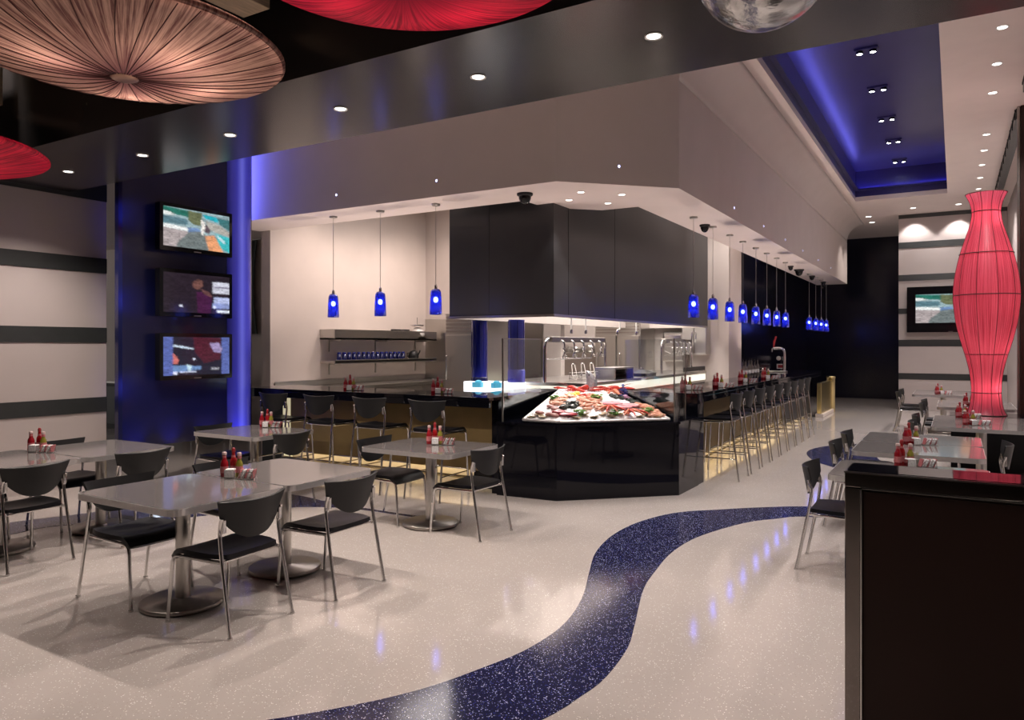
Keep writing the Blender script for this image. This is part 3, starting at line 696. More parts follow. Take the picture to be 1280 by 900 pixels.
bx(-8.03, -7.88, 7.2, 7.24, .1, 1.06).build('lit_end_strip', 'lit_end', t, label='glowing cream strip at the left end of the counter')
bx(-8.45, -8.03, 7.2, 7.26, .0, 1.06).build('end_panel', 'plastic', t)
bx(-8.45, -4.9, 7.36, 7.66, 0, 1.06).build('base', 'cream', t)
bx(-7.85, -4.55, 7.25, 7.28, .27, .285).build('light_strip', 'led_warm', t)
b = MB().tube([(-7.8 - ox, 7.02 - oy, .17), (-4.55 - ox, 7.02 - oy, .17)], .019, 10)
b.build('foot_rail', 'brass', t)
for x in (-7.6, -6.6, -5.6, -4.7): MB().tube([(x - ox, 7.02 - oy, .17), (x - ox, 7.1 - oy, .17), (x - ox, 7.36 - oy, .1)], .012, 8).build('rail_bracket', 'brass', t)

t = thing('bar_counter', 'long black granite bar counter running back on the right of the seafood case', 'bar counter', (-3.0, 13.0, 0), 0, 'bar counters')
ox, oy = -3.0, 13.0
b = bx(-3.45, -2.66, 9.02, 18.4, 1.06, 1.10); b.box(-2.70 - ox, -2.66 - ox, 9.02 - oy, 18.4 - oy, .985, 1.06)
b.prism([(-3.84 - ox, 8.89 - oy), (-2.66 - ox, 8.80 - oy), (-2.66 - ox, 9.02 - oy), (-3.45 - ox, 9.02 - oy), (-4.15 - ox, 9.22 - oy)], 1.06, 1.10)
b.build('countertop', 'granite', t, bevel=.004)
bx(-2.97, -2.93, 9.05, 15.2, .22, 1.06).build('front_panel', 'bronze', t, bevel=.003)
bx(-2.97, -2.90, 15.2, 18.35, .12, 1.06).build('end_panel', 'plastic', t, label='black panel at the far end')
MB().prism([(-3.84 - ox, 8.89 - oy), (-2.66 - ox, 8.80 - oy), (-2.66 - ox, 9.04 - oy), (-3.30 - ox, 9.04 - oy)], 0, 1.06).build('end_pier', 'granite', t, bevel=.003)
bx(-3.4, -3.1, 9.05, 18.35, 0, 1.06).build('base', 'cream', t)
bx(-3.02, -2.98, 9.1, 18.3, .27, .285).build('light_strip', 'led_warm', t)
MB().tube([(-2.915 - ox, 9.1 - oy, .17), (-2.915 - ox, 15.1 - oy, .17)], .016, 10).build('foot_rail', 'brass', t)
for y in (9.4, 10.8, 12.2, 13.6, 15.0): MB().tube([(-2.915 - ox, y - oy, .17), (-2.95 - ox, y - oy, .16), (-3.1 - ox, y - oy, .1)], .012, 8).build('rail_bracket', 'brass', t)
# low brass screen past the end of the bar
t = thing('low_screen_wall', 'low brass-clad screen with a round brass end post past the far stools', 'screen', (-2.72, 18.75, 0))
MB().box(-.06, .04, -.2, 1.55, .08, .80).build('panel', 'brass', t, bevel=.01)
MB().box(-.10, .08, -.2, 1.55, 0, .08).build('plinth', 'cream', t, bevel=.01)
MB().lathe([(.10, 0), (.10, .86), (.115, .86), (.115, .90), (.0001, .90)], 20, (0, 1.62, 0)).build('post', 'brass', t)
spot('brass_screen_fill', (-1.9, 18.9, 3.4), (-2.7, 19.6, .4), 60, (1, .85, .55), 40, .8)  # spot added to light the brass, no fitting above it

# ------------------------------------------------------------------ seafood display case
t = thing('seafood_display_case', 'black granite corner case with a sloping bed for seafood between the two counters', 'display case', (-3.5, 8.0, 0))
ox, oy = -3.5, 8.0
loc_ = lambda pts: [(x - ox, y - oy) for x, y in pts]
CASE = [(-4.425, 7.05), (-3.69, 7.1), (-2.66, 8.09), (-2.65, 8.79), (-3.81, 8.89), (-4.425, 8.53)]
MB().prism(loc_(CASE), 0, .80).build('cabinet', 'granite', t, bevel=.004)
MB().prism(loc_([(-4.424, 7.03), (-3.68, 7.08), (-2.64, 8.08), (-2.64, 8.79), (-3.81, 8.89), (-4.425, 8.53)]), .80, .825).build('ledge', 'granite', t, bevel=.005)
FL, FM, FR = Vector((-4.1, 7.10, .86)), Vector((-3.68, 7.15, .85)), Vector((-2.76, 8.05, .85)); BL, BR = Vector((-4.39, 8.53, 1.10)), Vector((-3.82, 8.86, 1.10))
def ice_flat(a, b):
    F = FL.lerp(FM, a / .3) if a < .3 else FM.lerp(FR, (a - .3) / .7)
    return F.lerp(BL.lerp(BR, a), b)
def ice_at(a, b):
    p = ice_flat(a, b); p.z += .085 * math.sin(PI * a) ** .6 * math.sin(PI * min(1, b * 1.08)) ** .7 if 0 < a < 1 and 0 < b < .92 else 0
    return p
# steel tray edging
b = MB()
edge = [FL, FM, FR, BR, BL]
for i in range(5):
    p, q = edge[i] - Vector((ox, oy, 0)), edge[(i + 1) % 5] - Vector((ox, oy, 0))
    b.tube([p, q], .02, 8)
b.build('tray_rim', 'edge', t)
base = [p - Vector((ox, oy, 0)) for p in edge]
MB().add([(p.x, p.y, p.z - .01) for p in base] + [(p.x, p.y, .822) for p in base], [(i, (i + 1) % 5, 5 + (i + 1) % 5, 5 + i)[::-1] for i in range(5)]).build('tray_side', 'granite', t)
# crushed ice
rnd = random.Random(3); N1, N2 = 60, 44; v = []; f = []
for j in range(N2 + 1):
    for i in range(N1 + 1):
        a, c = i / N1, j / N2; p = ice_at(a, c)
        if 0 < i < N1 and 0 < j < N2: p = p + Vector((rnd.uniform(-.006, .006), rnd.uniform(-.006, .006), rnd.uniform(-.012, .016)))
        v.append(tuple(p))
for j in range(N2):
    for i in range(N1): k = j * (N1 + 1) + i; f.append((k, k + 1, k + N1 + 2, k + N1 + 1))
tag(MB().add(v, f, 0, False).build('crushed_ice', 'ice'), 'bed of white crushed ice in the seafood case', 'ice', kind='stuff')
for i, (x, y) in enumerate(((-4.0, 7.75), (-3.45, 8.1))):
    spot('case_lamp_light', (x - .15 + .0, y + .25, 2.0), (x + .1, y - .05, .95), 27, (1, .95, .92), 85, .7, .03)
# glass guards
t = thing('sneeze_guard', 'clear frameless glass guard on the left of the seafood case', 'glass guard', (-4.38, 7.1, .825), group='glass guards')
MB().box(0.0, .012, 0, 1.0, 0, .93).xform(Matrix.Rotation(math.radians(3), 4, 'Z')).build('pane', 'clear', t)
MB().box(-.004, .016, -.004, .004, 0, .93).box(-.002, .014, -.004, 1.0, .93, .938).xform(Matrix.Rotation(math.radians(3), 4, 'Z')).build('edge_strip', 'steel', t)
t = thing('sneeze_guard', 'clear angled glass guard on the right of the seafood case', 'glass guard', (-2.72, 8.10, .825), group='glass guards')
b = MB().box(-1.12, 0, 0, .012, .0, .93); b.xform(Matrix.Rotation(math.radians(-38), 4, 'Z')); b2 = MB().box(0, .012, 0, .38, 0, .93)
b.build('pane', 'clear', t); b2.build('pane', 'clear', t)
b = MB().box(-.006, .006, -.003, .012, 0, .935); b.box(.004, .012, .374, .384, 0, .935); b.build('edge_strip', 'darksteel', t)

# ---- seafood on the ice
def ontop(a, c, dz=0): p = ice_at(a, c); return (p.x, p.y, p.z + dz)
SLOPE = Matrix.Rotation(math.radians(-10), 4, Vector((.7, .7, 0)))
M['lobster'] = mat('lobster_shell', (.55, .035, .02), .3, nscale=40, namt=.3)
M['crab'] = mat('crab_shell', (.55, .16, .08), .4, nscale=40, namt=.3)
M['shrimp'] = mat('shrimp_shell', (.70, .34, .23), .35, nscale=70, namt=.25)
M['pinkfish'] = mat('pink_fillet', (.80, .33, .36), .35, nscale=25, namt=.15)
M['redfish'] = mat('red_fillet', (.40, .03, .05), .3, nscale=25, namt=.2)
M['mussel'] = mat('mussel_shell', (.03, .035, .03), .25, nscale=30, namt=.3)
M['oyster'] = mat('oyster_shell', (.42, .33, .20), .5, nscale=40, namt=.3)
M['scallop'] = mat('scallop_shell', (.35, .16, .14), .45, nscale=50, namt=.3)
M['lemon'] = mat('lemon_peel', (.80, .68, .10), .4, nscale=60, namt=.08)
M['parsley'] = mat('parsley_leaf', (.12, .28, .04), .6, nscale=60, namt=.35)
M['silverfish'] = mat('silver_fish_skin', (.55, .58, .62), .25, .4, nscale=60, namt=.25)
M['purple'] = mat('purple_octopus', (.30, .14, .22), .35, nscale=50, namt=.3)
def lobster(a, c, rz, label, m='lobster', s=1):
    t = thing('lobster', label, 'seafood', ontop(a, c, .03), rz, 'lobsters on the ice')
    b = MB(); b.tube([(-.02 * s, 0, .02), (.05 * s, 0, .03), (.11 * s, 0, .03), (.13 * s, 0, .025)], [.018 * s, .03 * s, .026 * s, .008 * s], 10)
    for k in range(6): b.ball((-.03 * s - .02 * s * k, 0, .022 - .003 * k), (.014 * s, .026 * s - .0022 * k, .018), 0, 10, 5)
    for k in (-1, 0, 1): b.ball((-.16 * s, .016 * k * s, .008), (.022 * s, .012 * s, .005), 0, 8, 5)
    b.build('body', m, t)
    for sd in (-1, 1):
        c_ = MB().tube([(.09 * s, sd * .02, .025), (.13 * s, sd * .06 * s, .03), (.17 * s, sd * .07 * s, .03)], [.008, .009, .012], 8)
        c_.ball((.21 * s, sd * .065 * s, .03), (.045 * s, .022 * s, .017), 0, 10, 6); c_.ball((.235 * s, sd * .09 * s, .03), (.03 * s, .010 * s, .010), 0, 8, 5)
        c_.build('claw', m, t)
        l_ = MB()
        for k in range(4): x = .08 * s - .025 * s * k; l_.tube([(x, sd * .02, .02), (x + .01, sd * .06 * s, .035), (x - .01, sd * .09 * s, .0)], .0035, 5)
        l_.tube([(.13 * s, sd * .008, .03), (.2 * s, sd * .02, .08), (.26 * s, sd * .05, .09)], .0022, 5)
        l_.build('walking_legs', m, t)
lobster(.36, .72, 2.6, 'whole red lobster at the back left of the ice', 'lobster', 1.3)
lobster(.44, .80, 1.2, 'red lobster lying just right of the back-left lobster', 'lobster', 1.2)
lobster(.80, .80, .6, 'red lobster at the back right of the ice', 'lobster', 1.25)
lobster(.84, .64, 2.2, 'orange brown lobster just in front of the back-right red lobster', 'crab', 1.05)
def fillet(a, c, rz, label, m, L=.2, w=.05):
    t = thing('fish_fillet', label, 'seafood', ontop(a, c, .01), rz, 'fillets on the ice')
    MB().shell(lambda u, v: (u * L / 2, (v - .5) * 2 * w * (1 - .5 * u * u), .018 * math.sin(PI * v) * (1 - u * u * .6) + .004), 10, 6, .012).build('flesh', m, t)
    MB().shell(lambda u, v: (u * L / 2 * .9, (v - .5) * .5 * w * (1 - .5 * u * u), .018 * (1 - u * u * .6) + .012), 8, 2, .003).build('fat_line', 'white', t)
fillet(.68, .30, .3, 'pink fish fillet right of centre on the ice, left of its pink neighbour', 'pinkfish', .26, .07)
fillet(.74, .22, .9, 'pink fish fillet lying nearest the orange crab legs', 'pinkfish', .24, .07)
fillet(.83, .28, -.3, 'pink fish fillet farthest right on the ice', 'pinkfish', .26, .07)
fillet(.34, .09, .5, 'deep red tuna slab at the front left of the ice', 'redfish', .22, .07)
fillet(.27, .14, 1.6, 'deep red tuna slab left of the mussels', 'redfish', .2, .07)
def crab_legs(a, c, rz, label):
    t = thing('crab_leg_cluster', label, 'seafood', ontop(a, c, .012), rz, 'crab legs on the ice')
    for k in range(4):
        an = -.5 + .33 * k
        MB().tube([(0, 0, .01), (.08 * math.cos(an), .08 * math.sin(an), .05), (.19 * math.cos(an * 1.3), .19 * math.sin(an * 1.3), .03), (.26 * math.cos(an * 1.5), .26 * math.sin(an * 1.5), .0)], [.017, .016, .011, .004], 7).build('leg', 'lobster' if k % 2 else 'crab', t)
    MB().ball((-.02, 0, .015), (.035, .04, .018)).build('body', 'crab', t)
crab_legs(.63, .16, -1.0, 'orange crab legs in the front centre of the ice')
crab_legs(.75, .09, -.6, 'orange crab legs at the front right of the ice')
crab_legs(.50, .42, 2.0, 'orange crab legs in the middle of the ice')
def shrimp_mb(s=1):
    b = MB(); P = [(.03 * s * math.cos(x), .03 * s * math.sin(x), .01) for x in [PI * 1.5 * k / 8 for k in range(9)]]
    b.tube(P, [.004 * s + .0075 * s * math.sin(PI * (k + 1) / 10.5) for k in range(9)], 7)
    b.tube([P[-1], (P[-1][0] + .01, P[-1][1] - .012, .012), (P[-1][0] + .02, P[-1][1] - .016, .006)], [.004, .006, .002], 6); return b
def group_of(name, cat, label, group, mb, m, spots_, dz=.008, detail=None):
    proto = None
    for (a, c) in spots_:
        rz = rnd.uniform(0, 6.28)
        if proto is None:
            proto = mb.build(name, m); tag(proto, label, cat, group); o = proto
        else: o = proto.copy(); COL.objects.link(o)
        o.location = ontop(a, c, dz); o.rotation_euler = (rnd.uniform(-.25, .25), rnd.uniform(-.25, .25), rz)
def scatter(a, c, n, da, dc): return [(min(.985, max(.015, a + rnd.uniform(-da, da))), min(.95, max(.03, c + rnd.uniform(-dc, dc)))) for _ in range(n)]
group_of('shrimp', 'seafood', 'pinkish shrimp in the pile at the right corner of the ice', 'shrimps at the right corner', shrimp_mb(1.5), 'shrimp', scatter(.94, .20, 34, .05, .16))
group_of('shrimp', 'seafood', 'pinkish shrimp in the pile at the middle of the ice', 'shrimps in the middle', shrimp_mb(1.5), 'shrimp', scatter(.50, .34, 36, .10, .18))
group_of('shrimp', 'seafood', 'pinkish shrimp scattered at the left side of the ice', 'shrimps at the left side', shrimp_mb(1.4), 'shrimp', scatter(.24, .45, 26, .10, .14))
mus = MB().ball((0, 0, .01), (.045, .023, .016), 0, 12, 6); mus.ball((.004, 0, .02), (.040, .019, .014), 0, 10, 5)
group_of('mussel', 'seafood', 'dark mussel in the heap at the left of the ice', 'mussels at the left', mus, 'mussel', scatter(.345, .27, 26, .06, .06))
group_of('mussel', 'seafood', 'dark mussel in the heap below the glass bell jar', 'mussels by the bell jar', mus, 'mussel', scatter(.79, .52, 12, .05, .05))
group_of('mussel', 'seafood', 'dark mussel in the heap at the right edge of the ice', 'mussels at the right', mus, 'mussel', scatter(.92, .42, 14, .04, .06))
oys = MB().shell(lambda u, v: (.06 * u * (1 - .3 * v), .048 * (v - .5) * 2 * math.sqrt(max(.02, 1 - u * u * .9)), .004 + .012 * (u * u + (v * 2 - 1) ** 2) * .5 + .002 * math.sin(9 * u)), 10, 6, .006)
group_of('oyster', 'seafood', 'open oyster in the row along the front edge of the ice', 'oysters along the front', oys, 'oyster', [(x, .04 + .04 * (k % 2)) for k, x in enumerate((.05, .10, .15, .20, .40, .46, .52, .58, .63, .69, .82, .88, .94))])
sca = MB().ball((0, 0, .012), (.055, .05, .022), 0, 18, 7)
group_of('scallop', 'seafood', 'reddish brown scallop shell at the left of the ice', 'scallops at the left', sca, 'scallop', [(.17, .25), (.22, .20), (.20, .08), (.25, .07), (.10, .12)])
oct_ = MB().ball((0, 0, .02), (.04, .035, .03))
for k in range(7): a_ = k * .9; oct_.tube([(0, 0, .015), (.05 * math.cos(a_), .05 * math.sin(a_), .02), (.08 * math.cos(a_ + .4), .08 * math.sin(a_ + .4), .008)], [.010, .008, .003], 6)
tag(oct_.build('octopus', 'purple', loc=ontop(.88, .52, .012)), 'small purple octopus between the two right mussel heaps', 'seafood')
for k, (a, c) in enumerate(((.30, .60), (.35, .56), (.38, .62))):
    t = thing('lemon', 'yellow lemon at the back left of the ice, %s of three' % ('left one', 'middle one', 'right one')[k], 'fruit', ontop(a, c, .02), k * 1.1, 'lemons')
    MB().lathe([(.001, -.042), (.009, -.037), (.022, -.025), (.030, 0), (.022, .025), (.009, .037), (.001, .043)], 14).xform(Matrix.Rotation(PI / 2, 4, 'X')).build('peel', 'lemon', t)
    MB().ball((0, .042, 0), .004).build('stem_scar', 'parsley', t)
for k, (a, c, w) in enumerate(((.57, .40, 'in the middle of the ice'), (.43, .07, 'at the front of the ice'), (.16, .44, 'at the left edge of the ice'), (.66, .07, 'at the front under the pink fillets'), (.9, .12, 'at the front right corner of the ice'))):
    t = thing('parsley_bunch', 'green parsley bunch ' + w, 'herb', ontop(a, c, .0), 0, 'parsley bunches')
    b = MB(); s_ = MB()
    for q in range(26):
        an = rnd.uniform(0, 6.28); rr = rnd.uniform(.01, .075); z = rnd.uniform(.02, .07)
        p = Vector((rr * math.cos(an), rr * math.sin(an), z)); b.ball(p, (.02, .016, .007), 0, 6, 4); s_.tube([(0, 0, 0), p], .0015, 4)
    b.build('leaves', 'parsley', t); s_.build('stems', 'parsley', t)
t = thing('whole_fish', 'silvery whole fish standing head up at the back of the ice', 'fish', ontop(.56, .84, .0), .4)
MB().tube([(0, 0, -.02), (0, .005, .05), (.01, .01, .12), (0, 0, .19), (-.025, 0, .245), (-.05, 0, .265)], [.03, .05, .054, .047, .03, .008], 14).build('body', 'silverfish', t)
MB().shell(lambda u, v: (.05 + .04 * v, u * .004, .10 + u * .05 + .02 * v), 6, 3, .004).build('fin', 'silverfish', t)
for sd in (-1, 1): MB().ball((-.012, sd * .036, .215), .010).build('eye', 'domeblack', t)
t = thing('bell_jar', 'clear glass bell jar with a knob at the back right of the ice', 'glass jar', ontop(.93, .66, .0), 0)
MB().lathe([(.058, 0), (.06, .05), (.055, .085), (.035, .11), (.012, .118), (.01, .13), (.02, .14), (.02, .155), (.001, .165)], 18).build('dome', 'goblet', t)
MB().lathe([(.07, 0), (.072, .008), (.06, .01)], 18).build('plate', 'white', t)

# ------------------------------------------------------------------ exhaust hood (open underneath, with its own lamps)
t = thing('exhaust_hood', 'huge dark lacquered exhaust hood hanging over the open kitchen', 'hood', (-5.04, 11.4, 2.04))
hx0, hx1, hy0, hy1 = -.79, .79, -3.3, 3.32
b = MB().box(hx0, hx1, hy0, hy0 + .05, 0, 2.35).box(hx0, hx1, hy1 - .05, hy1, 0, 2.35); b.box(hx0, hx0 + .05, hy0 + .05, hy1 - .05, 0, 2.35)
b.build('panel', 'hood', t)
MB().box(hx1 - .05, hx1, hy0 + .05, hy1 - .05, 0, 2.35).build('panel', 'hood', t)
MB().box(hx0 + .05, hx1 - .05, hy0 + .05, hy1 - .05, 1.6, 1.65).box(hx0 + .05, hx0 + .07, hy0 + .05, hy1 - .05, 0, 1.6).box(hx0 + .07, hx1 - .05, hy1 - .07, hy1 - .05, 0, 1.6).build('liner', 'cream', t)
b = MB()
for y in (-2.9, -1.4): b.box(hx1 + .0, hx1 + .003, y, y + .006, 0, 2.3)
b.box(-.16, -.155, hy0 - .003, hy0, 0, 2.3); b.build('panel_seams', 'rubber', t)
b = MB().box(hx0, hx1, hy0 - .008, hy0, 0, .03).box(hx1, hx1 + .008, hy0, hy1, 0, .03); b.build('bottom_trim', 'darksteel', t)

# ------------------------------------------------------------------ kitchen
def tube_thing(): pass
t = thing('cooking_line', 'stainless cooking island under the exhaust hood, with a glowing front band', 'kitchen counter', (-5.0, 11.7, 0))
MB().box(-.72, .70, -2.6, 3.1, 1.12, 1.17).build('worktop', 'steel', t, bevel=.006)
MB().box(-.70, .68, -2.58, 3.08, .10, 1.0).build('cabinet', 'steel', t, bevel=.004)
MB().box(-.68, .69, -2.57, 3.07, 1.0, 1.12).build('light_band', 'lightpanel', t, label='glowing cream band under the worktop')
MB().box(-.66, .64, -2.5, 3.0, 0, .10).build('plinth', 'rubber', t)
def kettle_rack(loc, L, label, n):
    t = thing('faucet_rack', label, 'kitchen rack', loc, 0, 'chrome faucet racks')
    MB().tube(bend([(0, 0, 0), (0, 0, .60), (0, L, .60), (0, L, 0)], .14, 6), .024, 10).build('frame', 'chrome', t)
    MB().tube([(.0, .02, .32), (0, L * .74, .32)], .010, 8).build('drip_rail', 'chrome', t)
    MB().box(-.05, .05, .12, L - .1, .555, .635).build('manifold', 'darksteel', t, bevel=.01)
    for k in range(n):
        y = L * (.22 + .62 * k / (n - 1)) - .05; f = MB()
        f.tube(bend([(.05, y, .58), (.10, y, .55), (.10, y, .40), (.07, y, .34)], .03, 4), .014, 8)
        f.tube([(.10, y - .05, .47), (.10, y + .05, .36)], .009, 6); f.ball((.10, y + .055, .355), .017); f.lathe([(.012, 0), (.022, .03), (.014, .07), (.001, .08)], 10, (.10, y, .42))
        f.build('faucet', 'chrome', t)
kettle_rack((-4.85, 8.98, 1.17), 2.05, 'chrome faucet rack with five taps at the near end of the cooking island', 5)
kettle_rack((-4.55, 12.85, 1.17), 1.75, 'chrome faucet rack with taps at the far end of the cooking island', 5)
# tilting kettle handles, pan rack and covered pan on the island
for k in range(3):
    t = thing('fry_basket', 'wire fry basket with a long handle beside the near faucet rack, %s of three' % ('left one', 'middle one', 'right one')[k], 'fry basket', (-4.65, 9.5 + .3 * k, 1.17), .3, 'fry baskets')
    MB().tube(bend([(-.02, -.03, .05), (.02, -.40, .26), (.06, -.40, .26), (.05, -.03, .05)], .03), .008, 6).build('handle', 'chrome', t)
    b = MB()
    for z in (.03, .08, .12): b.tube([(.10 * math.cos(2 * PI * q / 16), .10 + .09 * math.sin(2 * PI * q / 16), z) for q in range(16)], .003, 5, closed=True)
    for q in range(12): a_ = 2 * PI * q / 12; b.tube([(.09 * math.cos(a_), .10 + .08 * math.sin(a_), .003), (.10 * math.cos(a_), .10 + .09 * math.sin(a_), .12)], .002, 4)
    b.build('wire_basket', 'chrome', t)
t = thing('salamander_grill', 'small open stainless grill box on the island right of the near rack', 'grill', (-4.53, 10.25, 1.17))
MB().box(-.15, .18, 0, .75, .15, .18).box(-.15, -.12, 0, .75, .0, .15).box(-.12, .18, .0, .03, 0, .15).box(-.12, .18, .72, .75, 0, .15).build('casing', 'steel', t, bevel=.005)
b = MB()
for k in range(9): b.tube([(-.12, .06 + k * .08, .08), (.17, .06 + k * .08, .08)], .006, 6)
b.build('grate', 'chrome', t); MB().box(-.11, .15, .04, .71, .0, .02).build('drip_tray', 'rubber', t)
t = thing('covered_pan', 'dark covered roasting pan on the island before the far rack', 'pan', (-4.5, 11.75, 1.17))
MB().prism(rrect(-.17, .17, -.26, .26, .06), 0, .05).build('pan', 'plastic', t, bevel=.01)
MB().shell(lambda u, v: (u * .17, (v - .5) * .52, .05 + .06 * (1 - u * u) * math.sin(PI * v)), 8, 8, .006).build('lid', 'plastic', t); MB().tube(bend([(0, -.05, .105), (0, -.05, .14), (0, .05, .14), (0, .05, .105)], .015), .007, 6).build('handle', 'chrome', t)
# blue glass columns on a glowing ice counter at the hood's left end
t = thing('ice_counter', 'glowing white ice counter under the left end of the hood', 'counter', (-5.6, 9.0, 0))
MB().box(-.42, .42, -.30, .05, 0, 1.02).build('cabinet', 'steel', t, bevel=.005)
MB().box(-.42, .42, -.30, .05, 1.02, 1.17).build('light_box', 'iceglow', t, bevel=.01)
for k, x in enumerate((-5.72, -5.42)):
    t = thing('ice_sculpture_block', 'cyan block at the glowing ice counter, %s one' % ('left' if k == 0 else 'right'), 'ice block', (x, 8.62, 1.10), .2 + k, 'cyan ice blocks')
    MB().prism([(-.07, -.05), (.06, -.06), (.08, .03), (.0, .06), (-.08, .02)], 0, .07).build('block', 'cyan', t, bevel=.02)
    MB().ball((.01, 0, .075), (.05, .04, .025)).build('snow_cap', 'cyan', t)
for k, (x, m2) in enumerate(((-5.89, 'navy'), (-5.27, 'blue_tube'))):
    t = thing('blue_column', 'glossy blue cylinder column under the hood, %s one' % ('left dark' if k == 0 else 'right'), 'column', (x, 8.92, 1.17), 0, 'blue columns in the kitchen')
    M['bluelit'] = M.get('bluelit') or mat('blue_satin', (.06, .07, .42), .15, nscale=2, namt=.3)
    M['bluegloss'] = M.get('bluegloss') or mat('blue_gloss', (.012, .016, .16), .08, nscale=2, namt=.3, coat=.5)
    MB().lathe([(.115, 0), (.115, .87)], 28).build('cylinder', 'bluelit' if k else 'bluegloss', t)
    MB().lathe([(.122, 0), (.122, .17 if k else .05), (.115, .175 if k else .055)], 28).build('base_sleeve', m2, t)
    b = MB()
    for q in range(7): a_ = 2 * PI * q / 7; b.box(.116 * math.cos(a_) - .004, .116 * math.cos(a_) + .004, .116 * math.sin(a_) - .004, .116 * math.sin(a_) + .004, .2, .85)
    b.build('fins', 'bluegloss', t)
for k, (x, y) in enumerate(((-4.9, 9.9), (-4.9, 10.4), (-4.75, 11.4), (-4.7, 12.0))):
    t = thing('supply_pipe', 'thin steel supply pipe hanging from the hood, %s from the left' % ORD[k], 'pipe', (x, y, 1.86), 0, 'supply pipes under the hood')
    MB().tube(bend([(0, 0, 1.76), (0, 0, .08), (0, -.12, .08), (0, -.12, 0)] if k == 2 else [(0, 0, 1.76), (0, 0, .4), (0, 0, .05)], .05), .013, 8).build('pipe', 'white', t)
    MB().lathe([(.02, 0), (.024, .03), (.02, .06)], 10, (0, -.12 if k == 2 else 0, .0)).build('nozzle', 'chrome', t)
t = thing('far_shelf', 'stainless shelf with stacked pans on the far kitchen wall behind the near rack', 'shelf', (-7.4, 15.0, 1.5))
MB().box(-.8, .8, -.35, 0, 0, .03).build('board', 'steel', t, bevel=.004)
for x in (-.7, .7): MB().box(x, x + .02, -.3, 0, -.2, 0).build('bracket', 'steel', t)
for k in range(4):
    t = thing('stacked_pan', 'steel pan on the far kitchen shelf, %s from the left' % ORD[k], 'pan', (-7.95 + .36 * k, 14.83, 1.53), 0, 'pans on the far shelf')
    MB().lathe([(.11, 0), (.15, .02), (.16, .12 + .04 * (k % 2)), (.15, .12 + .04 * (k % 2)), (.13, .03), (.001, .02)], 18).build('pan', 'steel', t); MB().tube([(.15, 0, .10), (.18, 0, .11), (.15, .02, .10)], .008, 6).build('handle', 'chrome', t)
# refrigerator, far refrigerator, dispenser
def fridge(loc, rz, w, d, h, label):
    t = thing('refrigerator', label, 'refrigerator', loc, rz, 'stainless refrigerators')
    MB().box(-w / 2, w / 2, 0, d, .12, h).build('body', 'steel', t, bevel=.006)
    n_ = 2 if w > .9 else 1
    for k in range(n_):
        x0 = -w / 2 + .02 + k * w / n_; x1 = x0 + w / n_ - .04
        dr = MB().box(x0, x1, -.04, 0, .16, h - .36).build('door', 'steel', t, bevel=.008)
        MB().tube(bend([(x0 + .06, -.04, h * .5), (x0 + .06, -.09, h * .5), (x0 + .06, -.09, h * .5 + .4), (x0 + .06, -.04, h * .5 + .4)], .03), .011, 8).build('handle', 'chrome', dr)
    b = MB()
    for k in range(5): b.box(-w / 2 + .03, w / 2 - .03, -.03, .0, h - .32 + k * .06, h - .285 + k * .06)
    b.build('louver', 'darksteel', t)
    for sx_ in (-1, 1):
        for sy_ in (.08, d - .08): MB().lathe([(.025, 0), (.025, .12)], 10, (sx_ * (w / 2 - .06), sy_, 0)).build('leg', 'rubber', t)
fridge((-7.0, 10.2, 0), 0, .85, .8, 2.22, 'stainless refrigerator with a louvered top left of the blue columns')
fridge((-5.95, 14.15, 0), 0, 1.0, .8, 2.25, 'double-door stainless refrigerator on the far kitchen wall')
t = thing('paper_towel_dispenser', 'grey towel dispenser on the far kitchen wall', 'dispenser', (-5.0, 15.0, 1.35))
MB().box(-.22, .22, -.2, 0, 0, .62).build('housing', 'darksteel', t, bevel=.03); MB().box(-.18, .18, -.21, -.19, .3, .55).build('cover', 'chrome', t, bevel=.02); MB().tube([(-.16, -.22, .22), (0, -.24, .15), (.16, -.22, .22)], .01, 6).build('lever', 'white', t)
t = thing('wall_cabinet', 'stainless wall cabinet above the far faucet rack', 'cabinet', (-4.52, 15.0, 1.5))
MB().box(-.25, .25, -.3, 0, 0, .75).build('body', 'steel', t, bevel=.006)
for k in range(2): d_ = MB().box(-.245 + .25 * k, -.005 + .25 * k, -.32, -.3, .02, .73).build('door', 'steel', t, bevel=.005); MB().box(-.05 + .08 * k, -.03 + .08 * k, -.335, -.32, .3, .45).build('handle', 'chrome', d_)
t = thing('duct_pipe', 'grey vertical pipe beside the wall cabinet', 'pipe', (-4.75, 14.86, 1.17)); MB().tube([(0, 0, 0), (0, 0, 2.9)], .05, 12).build('pipe', 'darksteel', t); MB().lathe([(.07, 0), (.07, .05)], 14, (0, 0, .9)).build('collar', 'steel', t)
t = thing('cutting_board', 'long black board standing on the island edge below the far faucet rack', 'board', (-4.34, 13.5, 1.17))
MB().box(-.02, .03, 0, 1.25, .02, .10).build('board', 'plastic', t, bevel=.004)
for y in (.1, 1.1): MB().box(-.05, .03, y, y + .03, 0, .03).build('foot', 'steel', t)

